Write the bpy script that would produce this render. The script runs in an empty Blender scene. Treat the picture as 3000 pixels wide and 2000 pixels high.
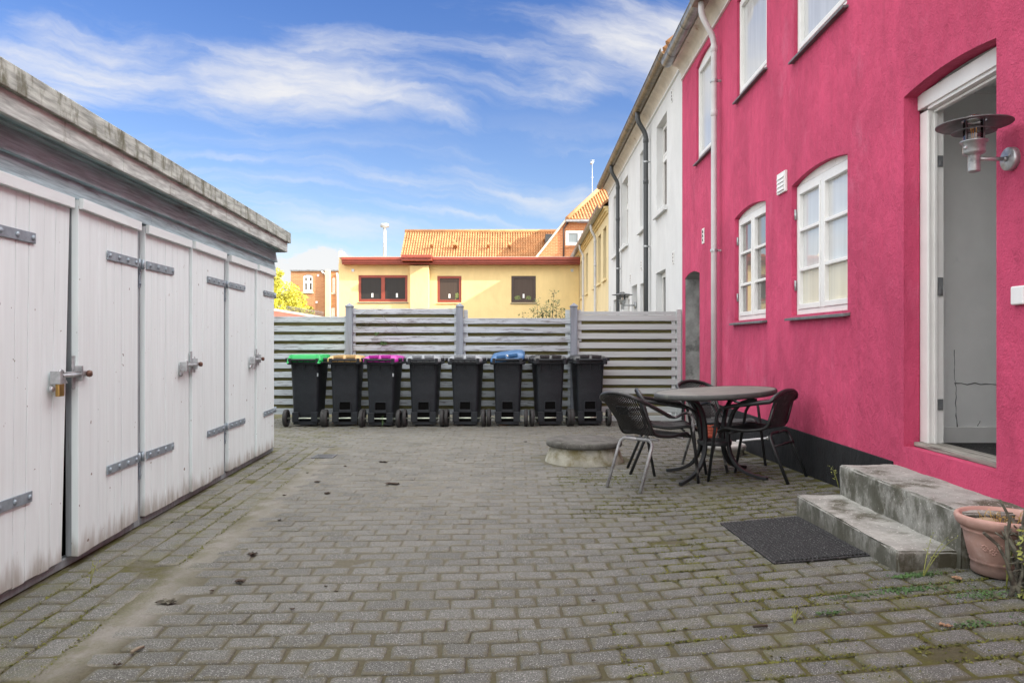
import bpy, bmesh, math, random
from mathutils import Vector, Matrix, noise as mnoise
random.seed(7)
scene = bpy.context.scene
COL = scene.collection
R = math.radians

# ------------------------------------------------------------------ camera
cam_d = bpy.data.cameras.new("camera")
cam_d.sensor_width = 36.0
cam_d.lens = 26.4
cam_d.clip_start = 0.05
cam_d.clip_end = 3000
cam = bpy.data.objects.new("camera", cam_d)
cam.location = (0, 0, 1.2)
cam.rotation_euler = (R(90), 0, 0)
COL.objects.link(cam)
scene.camera = cam

# ------------------------------------------------------------------ sun, sky, exposure
SUNV = Vector((1.70, -0.64, 1.0)).normalized()
sun_d = bpy.data.lights.new("sun", 'SUN')
sun_d.energy = 3.3
sun_d.angle = R(0.5)
sun_d.color = (1.0, 0.91, 0.76)
sun = bpy.data.objects.new("sun", sun_d)
sun.rotation_euler = SUNV.to_track_quat('Z', 'Y').to_euler()
sun.location = (20, -10, 30)
COL.objects.link(sun)

scene.view_settings.view_transform = 'Standard'
scene.view_settings.look = 'None'
scene.view_settings.exposure = 1.40
scene.view_settings.gamma = 1.0

class NT:
    """tiny node-graph helper"""
    def __init__(s, tree):
        s.t = tree; s.n = tree.nodes; s.l = tree.links
    def new(s, typ, **kw):
        n = s.n.new(typ)
        for k, v in kw.items():
            setattr(n, k, v)
        return n
    def put(s, sock, v):
        if hasattr(v, 'is_linked'):
            s.l.new(v, sock)
        else:
            sock.default_value = v
    def math(s, op, a, b=0.0, c=0.0, clamp=False):
        n = s.new('ShaderNodeMath', operation=op, use_clamp=clamp)
        s.put(n.inputs[0], a); s.put(n.inputs[1], b); s.put(n.inputs[2], c)
        return n.outputs[0]
    def mix(s, f, a, b, blend='MIX'):
        n = s.new('ShaderNodeMix', data_type='RGBA', blend_type=blend)
        s.put(n.inputs[0], f)
        s.put(n.inputs[6], a if hasattr(a, 'is_linked') else (*a[:3], 1))
        s.put(n.inputs[7], b if hasattr(b, 'is_linked') else (*b[:3], 1))
        return n.outputs[2]
    def ramp(s, v, lo, hi, smooth=True):
        n = s.new('ShaderNodeMapRange', interpolation_type='SMOOTHSTEP' if smooth else 'LINEAR')
        n.clamp = True if hasattr(n, 'clamp') else True
        s.put(n.inputs[0], v); s.put(n.inputs[1], lo); s.put(n.inputs[2], hi)
        n.inputs[3].default_value = 0; n.inputs[4].default_value = 1
        return n.outputs[0]
    def mapping(s, vec, scale=(1, 1, 1), rot=(0, 0, 0), loc=(0, 0, 0)):
        n = s.new('ShaderNodeMapping')
        s.put(n.inputs[0], vec); n.inputs[1].default_value = loc
        n.inputs[2].default_value = rot; n.inputs[3].default_value = scale
        return n.outputs[0]
    def noise(s, vec, scale=5, detail=4, rough=0.55, dist=0.0, col=False):
        n = s.new('ShaderNodeTexNoise')
        s.put(n.inputs['Vector'], vec); n.inputs['Scale'].default_value = scale
        n.inputs['Detail'].default_value = detail; n.inputs['Roughness'].default_value = rough
        n.inputs['Distortion'].default_value = dist
        return n.outputs['Color' if col else 'Fac']

def build_world():
    w = bpy.data.worlds.new("World")
    scene.world = w
    w.use_nodes = True
    g = NT(w.node_tree)
    bg = g.n['Background']
    tc = g.new('ShaderNodeTexCoord')
    d = tc.outputs['Generated']
    sep = g.new('ShaderNodeSeparateXYZ'); g.l.new(d, sep.inputs[0])
    x, y, z = sep.outputs
    sky = g.new('ShaderNodeTexSky', sky_type='NISHITA')
    sky.sun_disc = False
    sky.sun_elevation = math.asin(SUNV.z)
    sky.sun_rotation = math.atan2(SUNV.x, SUNV.y)
    sky.altitude = 20; sky.air_density = 1.0; sky.dust_density = 0.6; sky.ozone_density = 2.0
    # clear air: deepen the blue away from the horizon, pale it near the horizon
    hs = g.new('ShaderNodeHueSaturation')
    g.l.new(sky.outputs[0], hs.inputs['Color'])
    hs.inputs['Hue'].default_value = 0.512; hs.inputs['Saturation'].default_value = 1.02; hs.inputs['Value'].default_value = 1.0
    up = g.ramp(z, 0.03, 0.52)
    tint = g.mix(up, (0.70, 0.72, 0.74), (0.33, 0.50, 0.72))
    skyc = g.mix(1.0, hs.outputs[0], tint, 'MULTIPLY')
    # direction coordinates about +Y: a = x/y, b = z/y
    ys = g.math('MAXIMUM', y, 0.05)
    a = g.math('DIVIDE', x, ys)
    b = g.math('DIVIDE', z, ys)
    cv = g.new('ShaderNodeCombineXYZ')
    g.put(cv.inputs[0], a); g.put(cv.inputs[1], b); g.put(cv.inputs[2], 0.0)
    ab = cv.outputs[0]
    # large slow warp and a fine feathering warp
    def warp(vec, field, amt):
        sb = g.new('ShaderNodeVectorMath', operation='SUBTRACT'); g.put(sb.inputs[0], field); sb.inputs[1].default_value = (.5, .5, .5)
        sc = g.new('ShaderNodeVectorMath', operation='SCALE'); g.put(sc.inputs[0], sb.outputs[0]); sc.inputs['Scale'].default_value = amt
        ad = g.new('ShaderNodeVectorMath', operation='ADD'); g.put(ad.inputs[0], vec); g.put(ad.inputs[1], sc.outputs[0]); return ad.outputs[0]
    wv = warp(ab, g.noise(g.mapping(ab, (1, 1.3, 1), loc=(3.1, 0.4, 0)), 2.4, 2, 0.4, col=True), 0.16)
    wf = warp(wv, g.noise(g.mapping(ab, (1, 1, 1), loc=(7.1, 2.4, 0)), 11.0, 5, 0.6, col=True), 0.045)
    def aniso(vec, ang, sx, sy, loc=(0, 0, 0)):
        return g.mapping(g.mapping(vec, (1, 1, 1), (0, 0, R(ang))), (sx, sy, 1), loc=loc)
    # cirrus: soft body and fine feathered streaks drawn out along a slightly falling direction
    body = g.noise(aniso(wf, 10, 2.4, 6.0, (1.7, 0.2, 0)), 1.6, 5, 0.50)
    streak = g.noise(aniso(wf, 13, 3.4, 20.0, (0.3, 5.2, 0)), 1.5, 9, 0.60)
    sp2 = g.new('ShaderNodeSeparateXYZ'); g.put(sp2.inputs[0], wv); aw, bw = sp2.outputs[0], sp2.outputs[1]
    cen = g.math('MULTIPLY_ADD', g.math('COSINE', g.math('MULTIPLY_ADD', aw, 7.0, 0.9)), -0.018, 0.362)
    dv = g.math('SUBTRACT', bw, cen)
    band = g.math('MULTIPLY', g.ramp(dv, -0.105, -0.02), g.math('SUBTRACT', 1.0, g.ramp(dv, 0.01, 0.135)))
    dens = g.math('ADD', g.math('MULTIPLY', band, 0.50), g.math('ADD', g.math('MULTIPLY', body, 0.95), g.math('MULTIPLY', streak, 0.75)))
    cirrus = g.math('MULTIPLY', g.ramp(dens, 1.03, 1.68), 0.97)
    # thin streaks lower down
    st2 = g.noise(aniso(wf, 4, 2.2, 24.0, (4.3, 1.2, 0)), 1.5, 6, 0.5)
    low = g.math('MULTIPLY', g.ramp(b, 0.05, 0.11), g.math('SUBTRACT', 1.0, g.ramp(b, 0.20, 0.32)))
    thin = g.math('MULTIPLY', g.ramp(st2, 0.42, 0.80), g.math('MULTIPLY', low, 0.62))
    # cumulus along the horizon
    cu = g.noise(g.mapping(ab, (1.0, 1.5, 1), loc=(0.35, 0.0, 0)), 13.0, 6, 0.55)
    cub = g.math('SUBTRACT', cu, g.math('MULTIPLY', g.math('SUBTRACT', b, 0.122), 8.0))
    cumulus = g.math('MULTIPLY', g.ramp(cub, 0.50, 0.60), g.math('SUBTRACT', 1.0, g.ramp(a, -0.155, -0.125)))
    cumulus = g.math('MULTIPLY', cumulus, 0.9)
    m = g.math('MAXIMUM', cirrus, g.math('MAXIMUM', thin, cumulus))
    # unseen sky (overhead, sideways, behind): bright cloud veil added to light the shaded yard
    fwd = g.math('MULTIPLY', g.ramp(y, 0.35, 0.70), g.math('SUBTRACT', 1.0, g.ramp(b, 0.50, 0.85)))
    veil_n = g.noise(g.mapping(d, (1, 1, 1.6)), 2.2, 5, 0.55)
    veil = g.math('MULTIPLY_ADD', veil_n, 0.5, 0.60, clamp=True)
    mm = g.new('ShaderNodeMix', data_type='FLOAT')
    g.put(mm.inputs[0], fwd); g.put(mm.inputs[2], veil); g.put(mm.inputs[3], m)
    side = g.math('MULTIPLY_ADD', x, 9.0, FILL_VEIL - CLOUD)      # the added veil is raised on the sun side to lift the shed
    cl_v = g.math('MULTIPLY_ADD', g.math('SUBTRACT', 1.0, fwd), side, CLOUD)
    ccol = g.new('ShaderNodeVectorMath', operation='SCALE')
    ccol.inputs[0].default_value = (1.0, 0.985, 0.97); g.put(ccol.inputs['Scale'], cl_v)
    fin = g.mix(mm.outputs[0], skyc, ccol.outputs[0])
    g.l.new(fin, bg.inputs['Color'])
    bg.inputs['Strength'].default_value = 0.10
CLOUD = 3.6      # radiance of cloud in the view (before the background strength)
FILL_VEIL = 15.5      # radiance of the unseen fill cloud added overhead and behind
build_world()

# ------------------------------------------------------------------ materials
def lin(c):
    return tuple((v / 12.92 if v <= 0.04045 else ((v + 0.055) / 1.055) ** 2.4) for v in (q / 255 for q in c))

def pmat(name, col, rough=0.8, var=0.15, vscale=4, stretch=(1, 1, 1), bump=0.2, bscale=60, bdist=0.004,
         metallic=0.0, spec=0.5, stain=None, sscale=3, slo=0.55, shi=0.7, sstretch=None, low=None, speck=None, world=False, bstretch=None):
    m = bpy.data.materials.new(name)
    m.use_nodes = True
    g = NT(m.node_tree)
    p = g.n['Principled BSDF']
    tc = g.new('ShaderNodeTexCoord')
    o = tc.outputs['Object']
    if world:
        ge = g.new('ShaderNodeNewGeometry'); o = ge.outputs['Position']
    v = g.mapping(o, stretch)
    n1 = g.noise(v, vscale, 6, 0.6)
    c = g.mix(g.ramp(n1, 0.25, 0.75), tuple(q * (1 - var) for q in col), tuple(min(1, q * (1 + var)) for q in col))
    if stain:
        sv = g.mapping(o, sstretch or stretch, loc=(3.3, 1.7, 8.1))
        f = g.ramp(g.noise(sv, sscale, 8, 0.68), slo, shi)
        c = g.mix(f, c, stain)
    if speck:
        f = g.ramp(g.noise(o, speck[1], 2, 0.5), speck[2], speck[3])
        c = g.mix(f, c, speck[0])
    if low:   # splashed dirt near the ground, ragged upper edge: (colour, z full, z none, strength)
        sp = g.new('ShaderNodeSeparateXYZ'); g.put(sp.inputs[0], o)
        nn = g.noise(g.mapping(o, (14, 14, 2.2)), 1.2, 5, 0.65)
        zz = g.math('SUBTRACT', sp.outputs[2], g.math('MULTIPLY', g.math('SUBTRACT', nn, 0.5), (low[2] - low[1]) * 1.8))
        f = g.math('MULTIPLY', g.math('SUBTRACT', 1.0, g.ramp(zz, low[1], low[2])), low[3])
        c = g.mix(f, c, low[0])
    g.l.new(c, p.inputs['Base Color'])
    p.inputs['Roughness'].default_value = rough
    p.inputs['Metallic'].default_value = metallic
    p.inputs['Specular IOR Level'].default_value = spec
    if bump:
        b = g.new('ShaderNodeBump')
        b.inputs['Strength'].default_value = bump; b.inputs['Distance'].default_value = bdist
        g.put(b.inputs['Height'], g.noise(g.mapping(o, bstretch or stretch), bscale, 4, 0.6))
        g.l.new(b.outputs[0], p.inputs['Normal'])
    return m

def plaster(name, col, var=0.14, lump=0.5, dark=None, fade=None):
    m = bpy.data.materials.new(name); m.use_nodes = True
    g = NT(m.node_tree); p = g.n['Principled BSDF']
    o = g.new('ShaderNodeTexCoord').outputs['Object']
    blot = g.noise(g.mapping(o, (1, 1, 0.55)), 1.7, 7, 0.62, 0.5)
    streak = g.noise(g.mapping(o, (6, 6, 0.7)), 2.2, 6, 0.6)
    c = g.mix(g.ramp(blot, 0.3, 0.7), tuple(q * (1 - var) for q in col), tuple(min(1, q * (1 + var)) for q in col))
    c = g.mix(g.math('MULTIPLY', g.ramp(streak, 0.42, 0.72), 0.22), c, tuple(q * (1 - 2.2 * var) for q in col))
    if fade:
        f = g.ramp(g.noise(g.mapping(o, (1, 1, .6), loc=(9, 4, 2)), 2.6, 8, 0.7), 0.55, 0.80)
        c = g.mix(g.math('MULTIPLY', f, 0.5), c, fade)
        f = g.ramp(g.noise(g.mapping(o, (9, 9, 3), loc=(1, 4, 2)), 1.6, 6, 0.7), 0.70, 0.76)
        c = g.mix(g.math('MULTIPLY', f, 0.55), c, fade)
    g.l.new(c, p.inputs['Base Color'])
    p.inputs['Roughness'].default_value = 0.88; p.inputs['Specular IOR Level'].default_value = 0.25
    h = g.math('ADD', g.math('MULTIPLY', g.noise(g.mapping(o, (1, 1, .6)), 6, 5, 0.6), 1.0), g.math('MULTIPLY', g.noise(o, 90, 3, 0.6), 0.16))
    b = g.new('ShaderNodeBump'); b.inputs['Strength'].default_value = lump; b.inputs['Distance'].default_value = 0.045
    g.put(b.inputs['Height'], h); g.l.new(b.outputs[0], p.inputs['Normal'])
    return m

def brickmat(name, c1, c2, mortar, bw=0.24, bh=0.075, axis='XZ'):
    m = bpy.data.materials.new(name); m.use_nodes = True
    g = NT(m.node_tree); p = g.n['Principled BSDF']
    o = g.new('ShaderNodeTexCoord').outputs['Object']
    s = g.new('ShaderNodeSeparateXYZ'); g.put(s.inputs[0], o)
    cb = g.new('ShaderNodeCombineXYZ'); g.put(cb.inputs[0], s.outputs[0 if axis[0] == 'X' else 1]); g.put(cb.inputs[1], s.outputs[2])
    bt = g.new('ShaderNodeTexBrick')
    g.put(bt.inputs['Vector'], cb.outputs[0])
    bt.inputs['Scale'].default_value = 1; bt.inputs['Brick Width'].default_value = bw; bt.inputs['Row Height'].default_value = bh
    bt.inputs['Mortar Size'].default_value = 0.009; bt.inputs['Color1'].default_value = (*c1, 1); bt.inputs['Color2'].default_value = (*c2, 1)
    bt.inputs['Mortar'].default_value = (*mortar, 1); bt.inputs['Bias'].default_value = -0.1
    c = g.mix(g.math('MULTIPLY', g.ramp(g.noise(o, 0.9, 6, 0.65), 0.5, 0.75), 0.35), bt.outputs[0], mortar)
    g.l.new(c, p.inputs['Base Color']); p.inputs['Roughness'].default_value = 0.9
    b = g.new('ShaderNodeBump'); b.inputs['Distance'].default_value = 0.01; b.inputs['Strength'].default_value = 0.5
    b.invert = True
    g.put(b.inputs['Height'], bt.outputs[1]); g.l.new(b.outputs[0], p.inputs['Normal'])
    return m

def panemat(name, inner, refl=2.2, wave=0.004, ribs=False):
    """window pane: reflective glass over an inner tone"""
    m = bpy.data.materials.new(name); m.use_nodes = True
    g = NT(m.node_tree); out = g.n['Material Output']; g.n.remove(g.n['Principled BSDF'])
    o = g.new('ShaderNodeTexCoord').outputs['Object']
    df = g.new('ShaderNodeBsdfDiffuse'); gl = g.new('ShaderNodeBsdfGlossy'); gl.inputs['Roughness'].default_value = 0.0
    c = g.mix(g.noise(g.mapping(o, (9, 9, .6)), 2, 3, .5), tuple(q * .8 for q in inner), tuple(min(1, q * 1.15) for q in inner))
    g.l.new(c, df.inputs['Color'])
    fr = g.new('ShaderNodeFresnel'); fr.inputs['IOR'].default_value = refl
    b = g.new('ShaderNodeBump'); b.inputs['Strength'].default_value = 0.35 if ribs else 0.06; b.inputs['Distance'].default_value = 0.01
    h = g.noise(g.mapping(o, (60, 60, 4)) if ribs else o, 1.5 if ribs else 3.0, 3, .5)
    g.put(b.inputs['Height'], h); g.l.new(b.outputs[0], gl.inputs['Normal'])
    mx = g.new('ShaderNodeMixShader'); g.l.new(fr.outputs[0], mx.inputs[0]); g.l.new(df.outputs[0], mx.inputs[1]); g.l.new(gl.outputs[0], mx.inputs[2])
    g.l.new(mx.outputs[0], out.inputs[0])
    return m

M = {}
M['pink'] = plaster('pink_plaster', (0.55, 0.070, 0.152), 0.15, 0.9, fade=(0.60, 0.17, 0.27))
M['black_plinth'] = plaster('black_tar_paint', (0.018, 0.019, 0.021), 0.25, 0.5)
M['white_plaster'] = plaster('white_limewash', (0.68, 0.69, 0.69), 0.05, 0.3)
M['cream_mould'] = pmat('cream_moulding', (0.66, 0.60, 0.52), 0.8, 0.12, 5, bump=0.25, bscale=20, stain=(0.34, 0.23, 0.15), sscale=4, slo=.58, shi=.75)
M['yellow'] = plaster('yellow_limewash', (0.73, 0.57, 0.285), 0.05, 0.22)
M['pale_yellow'] = plaster('pale_yellow_limewash', (0.76, 0.63, 0.37), 0.05, 0.22)
M['grey_render'] = pmat('rough_cement_render', (0.30, 0.30, 0.29), 0.9, 0.45, 3, bump=0.7, bscale=14, bdist=.02, stain=(.12, .12, .115), sscale=4, slo=.5, shi=.7)
M['white_paint'] = pmat('white_gloss_paint', (0.78, 0.78, 0.76), 0.45, 0.05, 6, bump=0.08, bscale=30, stain=(.45, .43, .40), sscale=9, slo=.68, shi=.76)
M['peel_white'] = pmat('peeling_white_paint', (0.74, 0.73, 0.70), 0.6, 0.06, 8, bump=0.3, bscale=40, stain=(.30, .22, .15), sscale=11, slo=.60, shi=.68)
M['slate'] = pmat('grey_slate_sill', (0.13, 0.135, 0.14), 0.55, 0.3, 14, bump=0.4, bscale=30)
M['zinc'] = pmat('weathered_zinc', (0.30, 0.31, 0.32), 0.42, 0.25, 8, metallic=0.75, bump=0.1, bscale=25, stain=(.16, .14, .12), sscale=4, slo=.55, shi=.75)
M['zinc_brown'] = pmat('brown_weathered_zinc', (0.22, 0.18, 0.13), 0.45, 0.3, 8, metallic=0.55, bump=0.1, bscale=25, stain=(.09, .08, .07), sscale=4, slo=.5, shi=.7)
M['grey_pipe'] = pmat('grey_plastic_pipe', (0.55, 0.55, 0.55), 0.4, 0.08, 5, bump=0.05)
M['dark_pipe'] = pmat('anthracite_pipe', (0.05, 0.054, 0.058), 0.4, 0.15, 5, bump=0.05)
M['galv'] = pmat('galvanised_steel', (0.46, 0.48, 0.49), 0.42, 0.22, 22, metallic=0.7, bump=0.12, bscale=50, stain=(.25, .26, .27), sscale=12, slo=.5, shi=.7)
M['galv_dark'] = pmat('dull_galvanised_steel', (0.16, 0.165, 0.17), 0.5, 0.22, 22, metallic=0.5, bump=0.1)
M['strap'] = pmat('grey_strap_steel', (0.27, 0.33, 0.37), 0.5, 0.18, 18, metallic=0.45, bump=0.15, bscale=50, stain=(.16, .14, .13), sscale=10, slo=.6, shi=.75)
M['brass'] = pmat('brass', (0.42, 0.27, 0.09), 0.35, 0.2, 20, metallic=0.9, bump=0.05)
M['copper'] = pmat('rusty_knob', (0.12, 0.06, 0.04), 0.5, 0.2, 20, metallic=0.3, bump=0.05)
M['shed_white'] = pmat('white_shed_boards', (0.68, 0.765, 0.77), 0.62, 0.05, 1.0, (26, 26, 1.6), bump=0.25, bscale=2.0, bdist=.003,
                       stain=(0.42, 0.41, 0.40), sscale=2.4, slo=.66, shi=.80, sstretch=(9, 9, 1.5), low=((0.20, 0.165, 0.12), 0.03, 0.19, 0.7),
                       speck=((0.22, 0.2, 0.18), 22, .735, .76))
M['shed_trim'] = pmat('white_trim_boards', (0.69, 0.77, 0.77), 0.6, 0.06, 1.5, (10, 1.2, 10), bump=0.2, bscale=3, stain=(.35, .27, .2), sscale=6, slo=.72, shi=.8)
M['shed_grey'] = pmat('grey_stained_boards', (0.335, 0.45, 0.48), 0.72, 0.34, 3.0, (16, 0.9, 22), bump=0.45, bscale=1.8, bdist=.004,
                      stain=(.17, .18, .19), sscale=1.6, slo=.55, shi=.72, sstretch=(6, 1.0, 8))
M['shed_post'] = pmat('grey_stained_post', (0.23, 0.265, 0.28), 0.7, 0.25, 1.4, (20, 20, 1.2), bump=0.4, bscale=2, bdist=.003, stain=(.10, .10, .10), sscale=2, slo=.6, shi=.75)
M['fascia'] = pmat('weathered_fascia_boards', (0.44, 0.49, 0.46), 0.8, 0.42, 3.2, (14, 1.3, 14), bump=0.5, bscale=2, bdist=.004,
                   stain=(0.17, 0.175, 0.13), sscale=2.2, slo=.54, shi=.74, sstretch=(4, 3.5, 1.6))
M['fascia_top'] = pmat('mossy_fascia_boards', (0.37, 0.41, 0.37), 0.85, 0.45, 3.2, (14, 1.3, 14), bump=0.6, bscale=2.5, bdist=.005,
                   stain=(0.115, 0.12, 0.075), sscale=2.6, slo=.46, shi=.66, sstretch=(4, 3.5, 1.5))
M['felt'] = pmat('roof_felt', (0.05, 0.05, 0.05), 0.9, 0.2, 5, bump=0.3)
M['fence_board'] = pmat('flaking_blue_grey_boards', (0.41, 0.45, 0.48), 0.72, 0.18, 1.2, (1.2, 16, 30), bump=0.5, bscale=2.0, bdist=.004,
                        stain=(0.19, 0.19, 0.19), sscale=2.2, slo=.52, shi=.62, sstretch=(1.8, 14, 20))
M['fence_board_b'] = pmat('greyed_white_boards', (0.46, 0.495, 0.495), 0.72, 0.10, 1.2, (1.2, 16, 30), bump=0.4, bscale=2.0, bdist=.003,
                        stain=(0.22, 0.20, 0.18), sscale=1.4, slo=.64, shi=.74, sstretch=(1.6, 12, 14))
M['fence_back'] = pmat('mossy_back_boards', (0.15, 0.14, 0.055), 0.9, 0.35, 1.2, (1.2, 16, 10), bump=0.5, bscale=2, stain=(.06, .05, .03), sscale=2, slo=.5, shi=.7)
M['fence_post'] = pmat('grey_stained_fence_post', (0.215, 0.24, 0.275), 0.7, 0.2, 1.4, (20, 20, 1.2), bump=0.4, bscale=2, bdist=.003, stain=(.08, .08, .085), sscale=2, slo=.62, shi=.75)
M['bin_black'] = pmat('black_grained_plastic', (0.016, 0.019, 0.023), 0.5, 0.15, 8, spec=0.28, bump=0.25, bscale=260, bdist=.001, speck=((.045, .05, .058), 210, .60, .68), stain=(.024, .026, .03), sscale=5, slo=.55, shi=.8)
M['rubber'] = pmat('black_rubber', (0.028, 0.028, 0.028), 0.7, 0.2, 20, bump=0.1)
for k, c in dict(green=(0.0, 0.36, 0.075), tan=(0.50, 0.32, 0.12), magenta=(0.42, 0.012, 0.30), grey=(0.24, 0.26, 0.28), blue=(0.035, 0.13, 0.30), black=(0.024, 0.025, 0.027)).items():
    M['lid_' + k] = pmat(k + '_lid_plastic', c, 0.38, 0.10, 9, bump=0.12, bscale=150, bdist=.001)
M['axle'] = pmat('zinc_axle', (0.55, 0.60, 0.50), 0.3, 0.1, 9, metallic=0.6, bump=0)
M['concrete'] = pmat('weathered_concrete', (0.31, 0.31, 0.285), 0.9, 0.22, 6, bump=0.55, bscale=45, bdist=.006, stain=(.075, .07, .045), sscale=2.8, slo=.50, shi=.66, speck=((.55, .54, .5), 75, .64, .70), low=((0.06, 0.055, 0.03), 0.10, 0.24, 0.6))
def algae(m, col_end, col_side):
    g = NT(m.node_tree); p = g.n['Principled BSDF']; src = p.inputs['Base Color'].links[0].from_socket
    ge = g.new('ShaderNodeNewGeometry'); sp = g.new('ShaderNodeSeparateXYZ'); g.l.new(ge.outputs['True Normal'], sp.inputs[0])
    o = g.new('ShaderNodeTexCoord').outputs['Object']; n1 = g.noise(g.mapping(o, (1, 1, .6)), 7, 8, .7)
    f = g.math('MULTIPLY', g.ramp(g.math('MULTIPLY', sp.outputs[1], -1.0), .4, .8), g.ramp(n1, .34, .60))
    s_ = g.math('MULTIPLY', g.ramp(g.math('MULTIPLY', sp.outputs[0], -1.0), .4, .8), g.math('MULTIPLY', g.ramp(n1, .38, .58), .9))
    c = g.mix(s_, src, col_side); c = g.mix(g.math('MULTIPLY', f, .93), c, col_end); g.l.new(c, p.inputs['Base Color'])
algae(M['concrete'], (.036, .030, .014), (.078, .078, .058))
M['concrete_dark'] = pmat('lichen_dark_concrete', (0.10, 0.098, 0.088), 0.95, 0.35, 9, bump=0.6, bscale=50, bdist=.005, stain=(.045, .043, .035), sscale=6, slo=.45, shi=.7, speck=((.22, .22, .2), 90, .66, .72))
M['concrete_base'] = pmat('mossy_cement_base', (0.33, 0.325, 0.27), 0.95, 0.25, 6, bump=0.6, bscale=30, bdist=.008, stain=(.15, .13, .055), sscale=4, slo=.45, shi=.65)
M['mat'] = pmat('ribbed_black_mat', (0.016, 0.016, 0.017), 0.95, 0.3, 30, bump=0.5, bscale=220, bdist=.003, speck=((.16, .16, .155), 140, .58, .70), stain=(.15, .145, .13), sscale=4.5, slo=.60, shi=.76)
M['terracotta'] = pmat('bleached_terracotta', (0.44, 0.265, 0.22), 0.85, 0.14, 7, bump=0.25, bscale=70, stain=(.56, .40, .36), sscale=5, slo=.5, shi=.75, low=((.12, .085, .07), .03, .075, .75))
M['terracotta_red'] = pmat('red_clay_pot', (0.42, 0.09, 0.05), 0.6, 0.15, 7, bump=0.1)
M['red_glaze'] = pmat('red_glazed_pot', (0.35, 0.012, 0.012), 0.25, 0.1, 7, bump=0)
M['plastic_white'] = pmat('dirty_white_plastic', (0.50, 0.50, 0.47), 0.5, 0.12, 8, bump=0.15, stain=(.30, .30, .22), sscale=6, slo=.55, shi=.75)
M['soil'] = pmat('dry_potting_soil', (0.10, 0.08, 0.06), 0.95, 0.4, 20, bump=0.8, bscale=60, bdist=.01, speck=((.6, .58, .5), 60, .64, .70))
M['stone'] = pmat('tan_pebble', (0.35, 0.27, 0.17), 0.8, 0.2, 12, bump=0.3)
M['rattan'] = pmat('black_plastic_rattan', (0.014, 0.015, 0.016), 0.42, 0.35, 30, bump=0.25, bscale=160, bdist=.001, stain=(.07, .07, .07), sscale=14, slo=.55, shi=.75)
M['tube_black'] = pmat('black_painted_tube', (0.016, 0.018, 0.020), 0.45, 0.3, 14, bump=0.15, bscale=60, stain=(.085, .09, .095), sscale=8, slo=.58, shi=.75)
M['tube_bare'] = pmat('chalky_bare_aluminium', (0.33, 0.335, 0.34), 0.5, 0.25, 10, metallic=0.35, bump=0.25, bscale=60, stain=(.10, .105, .11), sscale=9, slo=.48, shi=.66, sstretch=(1, 1, .6))
M['tube_mixed'] = pmat('half_peeled_tube', (0.040, 0.042, 0.045), 0.45, 0.3, 10, metallic=0.2, bump=0.25, bscale=60, stain=(.36, .365, .37), sscale=6, slo=.53, shi=.62, sstretch=(1, 1, .7))
M['table_top'] = pmat('greyed_table_top', (0.17, 0.175, 0.155), 0.5, 0.25, 5, bump=0.12, bscale=90, stain=(.10, .105, .09), sscale=7, slo=.5, shi=.75)
M['table_rim'] = pmat('charcoal_table_edge', (0.055, 0.058, 0.056), 0.6, 0.3, 8, bump=0.2, stain=(.15, .16, .12), sscale=7, slo=.55, shi=.75)
M['tile'] = pmat('orange_pantiles', (0.43, 0.215, 0.09), 0.75, 0.25, 2.5, bump=0.2, bscale=30, stain=(.34, .12, .04), sscale=9, slo=.5, shi=.7)
M['tile_dark'] = pmat('dark_red_roof_tiles', (0.20, 0.065, 0.04), 0.8, 0.25, 4, bump=0.2)
M['red_paint'] = pmat('red_brown_painted_wood', (0.27, 0.050, 0.028), 0.5, 0.12, 3, bump=0.08)
M['brown_paint'] = pmat('dark_brown_frame', (0.055, 0.036, 0.032), 0.5, 0.15, 4, bump=0.05)
M['brick'] = brickmat('orange_brick', (0.52, 0.23, 0.10), (0.43, 0.17, 0.075), (0.50, 0.33, 0.19))
M['brick_gable'] = brickmat('red_orange_brick', (0.48, 0.19, 0.08), (0.41, 0.15, 0.065), (0.55, 0.34, 0.18))
M['pane_dark'] = panemat('dark_window_glass', (0.035, 0.033, 0.032), 1.22)
M['pane_mesh'] = panemat('window_glass_over_net', (0.075, 0.055, 0.045), 1.22)
M['pane_sky'] = panemat('window_glass_painted_cloud', (0.62, 0.63, 0.63), 2.3)  # pale inner tone painted in for the bright cloud the panes reflect
M['pane_pink'] = panemat('window_glass_painted_sky', (0.62, 0.63, 0.625), 2.0)  # pale inner tone painted in for sky reflected in the upper panes
M['pane_blue'] = panemat('window_glass_over_net_curtain', (0.20, 0.24, 0.26), 1.5)
M['pane_mirror'] = panemat('reflecting_window_glass', (0.22, 0.21, 0.19), 4.2)
M['pane_rib'] = panemat('ribbed_window_glass', (0.68, 0.66, 0.55), 1.8, ribs=True)
M['gap_shade'] = pmat('painted_shade_black', (0.006, 0.006, 0.006), 1.0, 0.0, 1, bump=0, spec=0)  # near-black colour standing in for shade in gaps, holes and recesses
M['wallpaper'] = pmat('grey_woodchip_wallpaper', (0.88, 0.89, 0.88), 0.85, 0.05, 3, bump=0.5, bscale=130, bdist=.003, stain=(.6, .62, .61), sscale=4, slo=.62, shi=.8)
M['hall_floor'] = pmat('hall_bounce_floor', (0.40, 0.40, 0.38), 0.6, 0.2, 5, bump=0.1)  # floor made pale to bounce daylight onto the hall wall
M['old_wood'] = pmat('silvered_threshold_wood', (0.30, 0.285, 0.25), 0.85, 0.35, 1.5, (22, 1.4, 22), bump=0.6, bscale=2, stain=(.08, .07, .06), sscale=2.5, slo=.5, shi=.65)
M['white_plastic'] = pmat('white_plastic', (0.80, 0.80, 0.80), 0.35, 0.02, 5, bump=0)
M['leaf_yellow'] = pmat('yellow_green_leaves', (0.44, 0.41, 0.03), 0.6, 0.55, 1.6, bump=0)
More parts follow.
